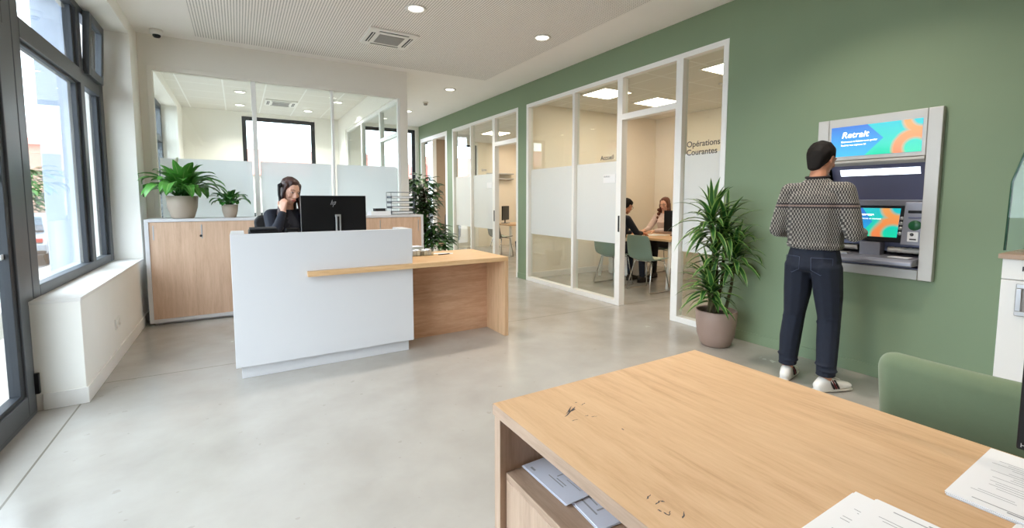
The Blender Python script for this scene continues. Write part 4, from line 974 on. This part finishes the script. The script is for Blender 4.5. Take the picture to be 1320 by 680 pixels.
hull(bm, ((0, -.015, 1.34), (.18, .10, .06)), ((0, -.012, 1.41), (.12, .078, .035)), ((0, -.008, 1.462), (.072, .062, .014)))
hull(bm, ((0, 0, .985), (.172, .128, .018)), ((0, 0, 1.01), (.178, .134, .018)))
for S, E_, W_, s in ((SL, EL, WL, -1), (SR, ER, WR, 1)):
    hull(bm, ((s*.09, -.015, 1.395), (.06, .068, .045)), (S, (.062, .068, .062)))
    m_ = (S+E_)/2+V((s*.004, 0, 0)); chain(bm, [S, m_, E_], [.065, .061, .055]); chain(bm, [E_, (E_+W_)/2, W_], [.055, .050, .037])
    hull(bm, (S+V((-s*.02, 0, -.04)), .06), ((s*.14, -.01, 1.22), (.04, .07, .06)))
blob(bm, 'jumper', 'knit', t, .007, 5)
bm = bmesh.new(); tube(bm, [(.069*cos(a), -.008+.060*sin(a), 1.474+.006*sin(a)) for a in [2*pi*i/24 for i in range(25)]], .0075, 8, cap=False); fin(bm, 'collar', 'collar', t)
bm = bmesh.new()
hull(bm, ((0, 0, .985), (.150, .110, .015)), ((0, -.005, .90), (.168, .128, .04)), ((0, -.015, .85), (.165, .125, .04)))
for s, K_, A_ in ((-1, KL, AL), (1, KR, AR)):
    H_ = V((s*.084, -.01, .86)); hull(bm, (H_, (.092, .115, .06)), ((s*.097, .005, .66), (.086, .092, .05)), )
    hull(bm, ((s*.097, .005, .66), (.086, .092, .05)), (K_+V((0, 0, 0)), (.070, .074, .05))); hull(bm, (K_, (.070, .074, .05)), (K_+V((s*.01, -.03, -.18)), (.066, .072, .05)), (A_+V((0, -.005, .04)), (.058, .062, .03)))
    for q, dz in ((.0, .03), (.012, .065), (-.01, .10)): hull(bm, (A_+V((q, -.01, dz)), (.061, .064, .010)))
    for q, dz in ((.01, .0), (-.01, -.035)): hull(bm, (K_+V((q, -.012, dz)), (.064, .066, .012)))
jo = blob(bm, 'jeans', 'jeans', t, .007, 4)
for s in (-1, 1):
    bm = bmesh.new(); pts = [(s*.035, 0, .925), (s*.145, 0, .925), (s*.145, 0, .84), (s*.09, 0, .81), (s*.038, 0, .84), (s*.035, 0, .925)]
    def yb(x): return -.005-.126*math.sqrt(max(0, 1-(x/.172)**2))-.003
    tube(bm, [(x, yb(x), z) for x, _, z in pts], .0022, 5); fin(bm, 'back_pocket', 'seam', jo)
shoe(t, (KL.x-.015, -.005), (-.15, 1), dict(mat='shoe', sole='sole', stripe=1)); shoe(t, (AR.x, -.03), (.42, .9), dict(mat='shoe', sole='sole', stripe=1))

def seated(label, loc, rz, seatz, skin, top, hairm, legs, hc, Mh, SL, SR, EL, ER, WL, WR, hands, female, glasses=False, shoez=0, knee=.42):
    t = thing('person', label, 'person', loc, rz); hz = seatz+.10
    bm = bmesh.new(); headparts(bm, hc, Mh, female); nb = hc+Mh @ V((0, -.02, -.07)); cb = (SL+SR)/2
    hull(bm, (nb, (.048, .05, .03)), (cb+V((0, -.005, .03)), (.056, .052, .03)))
    hull(bm, (cb+V((0, 0, 0)), (.11, .07, .04)), ((0, 0, hz+.12), (.11, .08, .08)), ((0, 0, hz), (.13, .09, .06)))
    for (S, E_, W_), hp in (((SL, EL, WL), hands[0]), ((SR, ER, WR), hands[1])):
        chain(bm, [S, E_, W_], [.045, .034, .024]); hull(bm, (cb, .05), (S, .045)); hand(bm, W_, *hp[:-1], scale=hp[-1])
    K = [V((s*.12, knee, hz+.02)) for s in (-1, 1)]; A_ = [V((s*.13, knee+.02, shoez+.09)) for s in (-1, 1)]
    for s, k, a in zip((-1, 1), K, A_): chain(bm, [V((s*.08, .02, hz)), k, a], [.07, .045, .033])
    blob(bm, 'body', skin, t, .0055, 3); face(hc, Mh, t, female, glasses)
    bm = bmesh.new(); w = .15 if female else .175
    hull(bm, ((0, 0, hz-.02), (w, .12, .06)), ((0, 0, hz+.16), (w*.92, .11, .08)))
    hull(bm, ((0, 0, hz+.16), (w*.92, .11, .08)), (cb+V((0, .01, -.10)), (w*1.0, .11, .06)), (cb+V((0, -.005, -.02)), (w*.95, .085, .05)))
    hull(bm, (cb+V((0, -.005, 0)), (w*.8, .08, .04)), (cb+V((0, 0, .045)), (.065, .058, .014)))
    for S, E_, W_ in ((SL, EL, WL), (SR, ER, WR)):
        hull(bm, (cb, .065), (S, .060)); chain(bm, [S, E_, E_.lerp(W_, .88)], [.061, .049, .036])
    blob(bm, 'jumper' if top != 'blouse' else 'blouse', top, t, .007, 4)
    bm = bmesh.new(); hull(bm, ((0, -.01, hz-.03), (w*1.02, .13, .07)), ((0, .05, hz-.02), (w, .12, .07)))
    for s, k, a in zip((-1, 1), K, A_): chain(bm, [V((s*.08, .04, hz-.01)), k, a+V((0, 0, .02))], [.088, .065, .045])
    blob(bm, 'trousers', legs, t, .009, 4)
    for s, a in zip((-1, 1), A_): shoe(t, (a.x, a.y), (s*.15, 1), dict(mat='shoe_d', sole='black_m', z=shoez))
    return t
def longhair(t, hc, Mh, mat, length=.30, shoulder_y=.02, wav=0):
    P = lambda x, y, z: hc+Mh @ V((x, y, z)); bm = bmesh.new()
    hull(bm, (P(0, -.026, .042), (.082, .092, .088), Mh), (P(0, .006, .088), (.058, .055, .034), Mh))
    for s in (-1, 1):
        hull(bm, (P(s*.064, .014, .055), (.018, .028, .03), Mh), (P(s*.076, .006, -.02), (.016, .030, .04), Mh))
        a = P(s*.074, .010, -.03); b = V((hc.x+s*.100, shoulder_y+hc.y*.5, hc.z-length*.62)); c = V((hc.x+s*.098, shoulder_y+.045+hc.y*.5, hc.z-length))
        chain(bm, [a, b, c], [(.018, .034, .03), (.022, .038, .04), (.012, .022, .02)])
        if wav:
            for q in range(5): hull(bm, (a.lerp(c, q/4)+V((s*.02*(q % 2), .012*(q % 3), 0)), (.032, .034, .032)))
    hull(bm, (P(0, -.055, .0), (.078, .05, .07), Mh), (V((hc.x, hc.y-.075, hc.z-length*.7)), (.085, .032, .05)))
    return blob(bm, 'hair', mat, t, .006, 3)
# receptionist: forward points to the viewer and slightly towards the monitor
hc = V((.0, .05, 1.395)); Mh = headmat(R(12), R(20), R(-5))
SL, SR = V((-.15, -.02, 1.175)), V((.15, -.02, 1.175)); EL, ER = V((-.24, .12, .96)), V((.20, .20, .985)); WL, WR = V((-.05, .30, .80)), V((.098, .150, 1.215))
dh = V((-.02, -.02, 1)) ; nh = V((1, .35, -.1))
t = seated('seated person with long dark hair on the phone behind the reception desk', (.395, 4.62, 0), R(180+14), .62, 'skin', 'navy', 'hair_b', 'trouser', hc, Mh, SL, SR, EL, ER, WL, WR,
           [((0, 1, -.1), (0, 0, 1), -1, (.3, .3, .35, .4), 0, .92), (dh, (.75, .65, 0), -1, (.8, .85, .9, .95), 0, .92)], True, shoez=.12, knee=.36)
RECEP = t; RH, RM = hc, Mh
longhair(t, hc, Mh, 'hair_b', .33, .03)
ht = thing('phone_handset', 'black telephone handset held to the ear of the receptionist', 'telephone handset', t.location, 0); ht.rotation_euler = t.rotation_euler
bm = bmesh.new(); P = lambda x, y, z: hc+Mh @ V((x, y, z))
a, b = P(.098, -.005, .045), P(.080, .085, -.110)
hull(bm, (a, (.014, .022, .022)), (a+V((.008, 0, -.01)), .014)); chain(bm, [a+V((.016, 0, 0)), (a+b)/2+V((.030, .006, 0)), b+V((.014, .006, 0))], [.013, .012, .013]); hull(bm, (b, (.016, .020, .020)), (b+V((.008, 0, .01)), .014))
blob(bm, 'grip', 'black', ht, .005, 2)
bm = bmesh.new(); pts = [b+V((.01, .01, -.01))]
for i in range(1, 90):
    u = i/90; c_ = b.lerp(V((.05, .33, .76)), u)+V((.0, .05*sin(pi*u), -.05*sin(pi*u))); pts.append(c_+V((.009*cos(i*1.2), .009*sin(i*1.2), 0)))
tube(bm, pts, .0022, 5); fin(bm, 'coiled_cord', 'black', ht)

# ------------------------------------------------------------------ meeting room
t = thing('meeting_table', 'round-edged oak meeting table with white legs in the glazed room', 'table', (0, 0, 0))
bm = bmesh.new(); box(bm, 5.30, 6.20, 4.36, 5.95, .705, .74); fin(bm, 'tabletop', 'oak', t, bevel=.006)
for lx, ly, dx_, dy_ in ((5.42, 4.46, -.10, -.04), (6.08, 4.46, .08, -.04), (5.42, 5.85, -.08, .04), (6.08, 5.85, .08, .04)):
    bm = bmesh.new(); tube(bm, [(lx, ly, .705), (lx+dx_, ly+dy_, 0)], [.030, .024], 10); fin(bm, 'leg', 'frame_w', t)
def shellchair(loc, rz, label, mat='shell', group='shell chairs in the rooms', pad='shell_pad'):
    t = thing('shell_chair', label, 'chair', loc, rz, group)
    bm = bmesh.new(); prof = []   # profile in y (front = +y) and z, swept across x
    pf = [(.22, .455), (.16, .462), (.0, .445), (-.12, .440), (-.185, .465), (-.215, .53), (-.235, .66), (-.262, .80), (-.268, .815)]
    n = 10; G = []
    for i, (y, z) in enumerate(pf):
        row = []
        hw = (.19, .215, .225, .225, .225, .225, .222, .205, .17)[i]
        for k in range(n+1):
            u = k/n*2-1; c_ = u*u
            row.append(bm.verts.new((hw*u, y+(.035*c_ if i > 3 else 0), z+(.028*c_ if i < 5 else 0))))
        G.append(row)
    for i in range(len(pf)-1):
        for k in range(n): bm.faces.new((G[i][k], G[i][k+1], G[i+1][k+1], G[i+1][k])).smooth = True
    sh = fin(bm, 'shell', mat, t, smooth=True)
    m_ = sh.modifiers.new('sub', 'SUBSURF'); m_.levels = 1; m_.render_levels = 1; s_ = sh.modifiers.new('solid', 'SOLIDIFY'); s_.thickness = .012; s_.offset = 0
    bm = bmesh.new(); box(bm, -.17, .17, -.12, .17, .463, .478); fin(bm, 'seat_pad', pad, t, bevel=.006)
    bm = bmesh.new()
    for s in (-1, 1):
        tube(bm, [(s*.06, .13, .438), (s*.16, .15, .432), (s*.215, .21, .012), (s*.215, .19, .008), (s*.215, -.19, .008), (s*.215, -.21, .012), (s*.16, -.10, .432), (s*.06, -.08, .432)], .009, 8)
    tube(bm, [(-.08, .13, .438), (.08, .13, .438)], .009, 8); tube(bm, [(-.08, -.08, .432), (.08, -.08, .432)], .009, 8)
    fin(bm, 'sled_base', 'chrome', t)
    return t
c0 = shellchair((5.06, 4.55, 0), R(-90), 'empty pale green shell chair nearest the doorway at the meeting table')
c1 = dup(c0, (4.99, 5.19, 0), R(-90), 'pale green shell chair under the seated man behind the frosted glass')
c2 = dup(c0, (6.47, 5.40, 0), R(90), 'pale green shell chair under the person with auburn hair')
def mseat(label, loc, rz, **k):
    hc = k.pop('hc'); Mh = k.pop('Mh')
    SL, SR = V((-.17, .05, 1.02)), V((.17, .05, 1.02)); EL, ER = V((-.22, .21, .80)), V((.22, .21, .80)); WL, WR = V((-.10, .43, .785)), V((.12, .42, .785))
    return seated(label, loc, rz, .465, hc=hc, Mh=Mh, SL=SL, SR=SR, EL=EL, ER=ER, WL=WL, WR=WR, hands=[((.3, 1, -.05), (0, 0, 1), -1, (.3, .35, .4, .45), 0, 1.0), ((-.3, 1, -.05), (0, 0, 1), 1, (.3, .35, .4, .45), 0, 1.0)], **k)
hc = V((.035, .17, 1.215)); Mh = headmat(0, R(24))
t = mseat('seated person in dark navy jumper and glasses leaning over the meeting table', (5.02, 5.16, 0), R(-90), skin='skin_m', top='navy', hairm='hair_k', legs='jeans', hc=hc, Mh=Mh, female=False, glasses=True)
bm = bmesh.new(); P = lambda x, y, z: hc+Mh @ V((x, y, z))
hull(bm, (P(0, -.020, .040), (.083, .092, .088), Mh), (P(0, .030, .072), (.064, .056, .046), Mh)); hull(bm, (P(0, -.045, .02), (.080, .070, .07), Mh), (P(0, -.055, -.035), (.058, .038, .028), Mh)); blob(bm, 'hair', 'hair_r' if False else 'hair_k', t, .006, 3)
hc = V((.0, .06, 1.235)); Mh = headmat(R(8), R(10))
t = mseat('seated person with long auburn hair, glasses and a pale blouse in the meeting room', (6.42, 5.38, 0), R(90), skin='skin', top='blouse', hairm='hair_r', legs='trouser', hc=hc, Mh=Mh, female=True, glasses=True)
longhair(t, hc, Mh, 'hair_r', .30, .02, wav=1)
t = thing('table_monitor', 'small black screen standing on the meeting table in front of the auburn haired person', 'monitor', (6.02, 4.78, .74), R(18))
bm = bmesh.new(); box(bm, -.012, .012, -.26, .26, .06, .40); fin(bm, 'screen_housing', 'black', t, bevel=.004)
BX('stand', 'black', [(.0, .02, -.02, .02, .0, .1), (-.09, .09, -.12, .12, 0, .012)], t, .003)
t = thing('document', 'white papers spread on the meeting table between the two seated people', 'documents', (5.72, 5.12, .7402), R(14))
bm = bmesh.new(); box(bm, -.10, .10, -.15, .15, 0, .004); box(bm, -.02, .19, -.25, .04, .0041, .008); fin(bm, 'sheets', 'paper', t)
for (x, y), lb in zip(((5.82, 5.72), (5.95, 5.74)), ('left', 'right')):
    t = thing('pen_pot', 'small dark cup at the far end of the meeting table, %s of the pair' % lb, 'cup', (x, y, .7401), 0, 'dark cups on the meeting table')
    bm = bmesh.new(); lathe(bm, [(.001, 0), (.026, 0), (.030, .085), (.027, .085), (.024, .006), (.001, .006)], 18); fin(bm, 'cup', 'black_m', t)
    bm = bmesh.new(); tube(bm, [(.0, 0, .01), (.02, .01, .13)], .003, 6); tube(bm, [(.0, 0, .01), (-.018, .006, .12)], .003, 6); fin(bm, 'pens', 'shell_d', t)
t = thing('drawer_pedestal', 'white drawer pedestal under the far side of the meeting table', 'drawer unit', (5.80, 5.69, 0))
BX('body', 'bin_white', [(-.2, .2, -.25, .25, .02, .56)], t, .004)
for z in (.04, .22, .39): dw = BX('drawer', 'bin_white', [(-.215, -.201, -.245, .245, z, z+.155)], t, .003); BX('handle', 'silver', [(-.222, -.216, -.06, .06, z+.12, z+.135)], dw, .001)

# ------------------------------------------------------------------ rear room
t = thing('desk', 'oak desk with white legs in the rear room seen through its doorway', 'desk')
BX('desktop', 'oak', [(5.35, 6.9, 9.0, 9.8, .705, .74)], t, .004)
for lx, ly in ((5.45, 9.08), (6.8, 9.08), (5.45, 9.72), (6.8, 9.72)): BX('leg', 'frame_w', [(lx-.025, lx+.025, ly-.025, ly+.025, 0, .705)], t, .003)
c3 = dup(c0, (5.14, 9.02, 0), R(-80), 'grey brown chair at the desk in the rear room'); del c3['group']
for ch in c3.children:
    if ch.name.startswith('shell'):
        ch.data = ch.data.copy(); ch.data.materials[0] = M['shell_d']
t = thing('computer', 'black computer screen on the desk in the rear room', 'monitor', (5.58, 9.55, .74), R(40))
bm = bmesh.new(); box(bm, -.24, .24, -.012, .012, .08, .42); fin(bm, 'screen_housing', 'black', t, bevel=.004)
BX('stand', 'black', [(-.02, .02, .0, .02, 0, .12), (-.1, .1, -.08, .08, 0, .012)], t, .003)
t = thing('waste_basket', 'black waste basket under the desk of the rear room', 'basket', (5.85, 9.28, 0))
bm = bmesh.new(); lathe(bm, [(.001, 0), (.11, 0), (.14, .3), (.135, .3), (.105, .01), (.001, .01)], 20); fin(bm, 'bin', 'black_m', t)
t = thing('high_chair_back', 'dark upholstered chair seen through the corridor end opening', 'chair', (4.42, 10.12, 0), R(205)); t.name = 'lounge_chair'
softpanel('backrest', .28, .28, .40, 1.0, .09, .06, .04, 'carpet', t, .0, .05)
bm = bmesh.new(); box(bm, -.28, .28, -.5, .0, .30, .44); fin(bm, 'seat', 'carpet', t, bevel=.03)
for x, y in ((-.22, -.42), (.22, -.42), (-.22, -.04), (.22, -.04)):
    bm = bmesh.new(); tube(bm, [(x, y, .30), (x*1.1, y, 0)], [.016, .012]); fin(bm, 'leg', 'black_m', t)
for i, (z, nm) in enumerate(((2.02, 'upper'), (1.88, 'lower'))):
    o = BX('wall_shelf', 'silver', [(5.95, 6.75, YE-.18, YE-.013, z, z+.03)], None, .003); tag(o, '%s grey wall shelf on the far wall of the rear room' % nm, 'shelf', 'wall shelves in the rear room')
# wall sockets
t = thing('wall_socket', 'double white wall socket on the low wall under the street window', 'socket', (XS+.001, 4.80, .31))
BX('face_plate', 'white', [(0, .008, -.08, .08, -.042, .042)], t, .002)
for q in (-.04, .04):
    bm = bmesh.new(); lathe(bm, [(.001, .0081), (.028, .0081), (.030, .012), (.026, .012), (.024, .009), (.001, .009)], 20, (0, q, 0), 0, 'X'); fin(bm, 'outlet', 'wall_white', t)

# ------------------------------------------------------------------ outside
struct(BX('ground_street', 'asphalt', [(-60, 60, -30, 90, -.75, -.55)], bevel=0)); bpy.data.objects['ground_street'].name = 'street'
struct(BX('pavement', 'pave', [(-3.6, XF-.14, -12, 40, -.54, -.12)], bevel=.01))
struct(BX('exterior_ledge', 'wall_white', [(XF-.34, XF-.16, 3.9, 6.5, .45, .62)], bevel=.01), 'outer ledge of the street window')
struct(BX('exterior_pier', 'ext_wall', [(-1.70, XF-.14, 6.45, 6.95, -.12, 4.2)], bevel=.01), 'pale outer pier beyond the street window')
struct(BX('exterior_canopy', 'ext_wall', [(-1.70, XF-.14, 3.0, 6.45, 3.35, 3.6)], bevel=.01), 'canopy over the street window')
def car(loc, rz, paint, label):
    t = thing('parked_car', label, 'car', loc, rz)
    bm = bmesh.new(); pf = [(-2.1, .35), (-2.12, .62), (-1.95, .86), (-1.55, .93), (-1.05, 1.38), (-.2, 1.46), (.65, 1.42), (1.25, .98), (1.95, .84), (2.1, .6), (2.08, .32)]
    prism(bm, pf, 'X', -.86, .86)
    for v in bm.verts:
        if v.co.z > 1.2: v.co.x *= .78
        elif v.co.z > .9: v.co.x *= .97
    fin(bm, 'car_body', paint, t, bevel=.06)
    bm = bmesh.new()
    for s in (-1, 1):
        q = [(s*.865, -1.30, .96), (s*.865, 1.05, .98), (s*.715, .60, 1.36), (s*.715, -.98, 1.34)]; vs = [bm.verts.new(p) for p in q]; bm.faces.new(vs)
    for y0, z0, y1, z1 in ((-1.57, .95, -1.10, 1.35), (1.27, 1.0, .70, 1.38)):
        vs = [bm.verts.new(p) for p in ((-.72, y0, z0+.03), (.72, y0, z0+.03), (.60, y1, z1), (-.60, y1, z1))]; bm.faces.new(vs)
    w_ = fin(bm, 'car_window', 'car_glass', t); sm = w_.modifiers.new('s', 'SOLIDIFY'); sm.thickness = .04; sm.offset = 0
    for s in (-1, 1):
        for y in (-1.3, 1.3):
            bm = bmesh.new(); lathe(bm, [(.001, -.1), (.30, -.1), (.32, -.06), (.32, .06), (.30, .1), (.2, .1), (.18, .07), (.001, .07)], 24, (s*.78, y, .32), 0, 'X'); fin(bm, 'wheel', 'tyre', t)
        bm = bmesh.new(); box(bm, s*.62-.16, s*.62+.16, -2.13, -2.02, .68, .80); fin(bm, 'tail_light', 'tail', t, bevel=.02)
    BX('bumper', 'tyre', [(-.84, .84, -2.16, -2.02, .36, .46)], t, .03)
    return t
car((-5.6, 19.4, -.55), R(4), 'car', 'grey parked car seen through the large pane of the street window')
car((-7.8, 14.5, -.55), R(0), 'car_w', 'pale parked car seen through the glass of the street door')
def house(loc, w_, d_, h_, wall, label, roofh=1.6, chim=True):
    t = thing('house', label, 'house', loc)
    BX('wall', wall, [(-w_/2, w_/2, -d_/2, d_/2, 0, h_)], t, 0)
    bm = bmesh.new(); prism(bm, [(-d_/2-.4, h_), (d_/2+.4, h_), (0, h_+roofh)], 'X', -w_/2-.4, w_/2+.4); fin(bm, 'roof', 'tiles', t)
    n = max(2, int(w_/2.6))
    for fl in range(max(1, int(h_//2.7))):
        for i in range(n):
            x = -w_/2+(i+.5)*w_/n; f_ = BX('window', 'frame_w', [(x-.55, x+.55, -d_/2-.05, -d_/2-.001, .9+fl*2.8, 2.3+fl*2.8)], t, .01); BX('window_glass', 'car_glass', [(x-.47, x+.47, -d_/2-.06, -d_/2-.051, .98+fl*2.8, 2.22+fl*2.8)], f_, 0)
    if chim: BX('chimney', wall, [(w_*.2, w_*.2+.9, -.6, .1, h_+roofh*.3, h_+roofh+.7)], t, .01)
    return t
house((-11.5, 31, -.55), 9, 7, 4.2, 'facade_p', 'peach house with a red roof across the street')
house((-21, 27, -.55), 8, 8, 5.8, 'facade_o', 'taller pale house at the far left of the street')
house((4.5, 42, -.55), 17, 9, 3.6, 'facade_o', 'long pale house with a red roof seen through the office rear window', 2.3)
house((21, 38, -.55), 14, 8, 3.4, 'facade_p', 'peach house seen through the windows of the rear room', 2.2)
t = thing('roof_antenna', 'thin television antenna above the long pale house', 'antenna', (6.8, 41.0, 4.6))
bm = bmesh.new(); tube(bm, [(0, 0, -.4), (0, 0, 2.3)], .04, 6)
for k in range(4): tube(bm, [(-.5+.08*k, 0, 1.6+.2*k), (.5-.08*k, 0, 1.6+.2*k)], .025, 5)
fin(bm, 'mast', 'grille', t)
def outtree(loc, h_, r_, label):
    t = thing('street_tree', label, 'tree', loc)
    bm = bmesh.new(); tube(bm, [(0, 0, 0), (.1, 0, h_*.5), (.0, .1, h_*.8)], [.14, .10, .05], 8); fin(bm, 'trunk', 'trunk', t)
    bm = bmesh.new(); uvl = bm.loops.layers.uv.new('uv')
    for k in range(900):
        a = random.uniform(0, 2*pi); ph = random.uniform(-1, 1); q = random.random()**.33
        p = V((r_*q*cos(a)*math.sqrt(1-ph*ph), r_*q*sin(a)*math.sqrt(1-ph*ph), h_*.75+r_*1.1*q*ph)); blade(bm, uvl, p, (cos(a), sin(a), random.uniform(-.6, .6)), random.uniform(.18, .34), .14, .8, 3, .2, 'leaf')
    fin(bm, 'crown', 'leaf_out', t, recalc=False)
outtree((-6.9, 23.5, -.55), 2.9, .95, 'green street tree above the grey parked car')
outtree((-9.5, 24.5, -.55), 3.6, 1.3, 'larger street tree in front of the peach house')
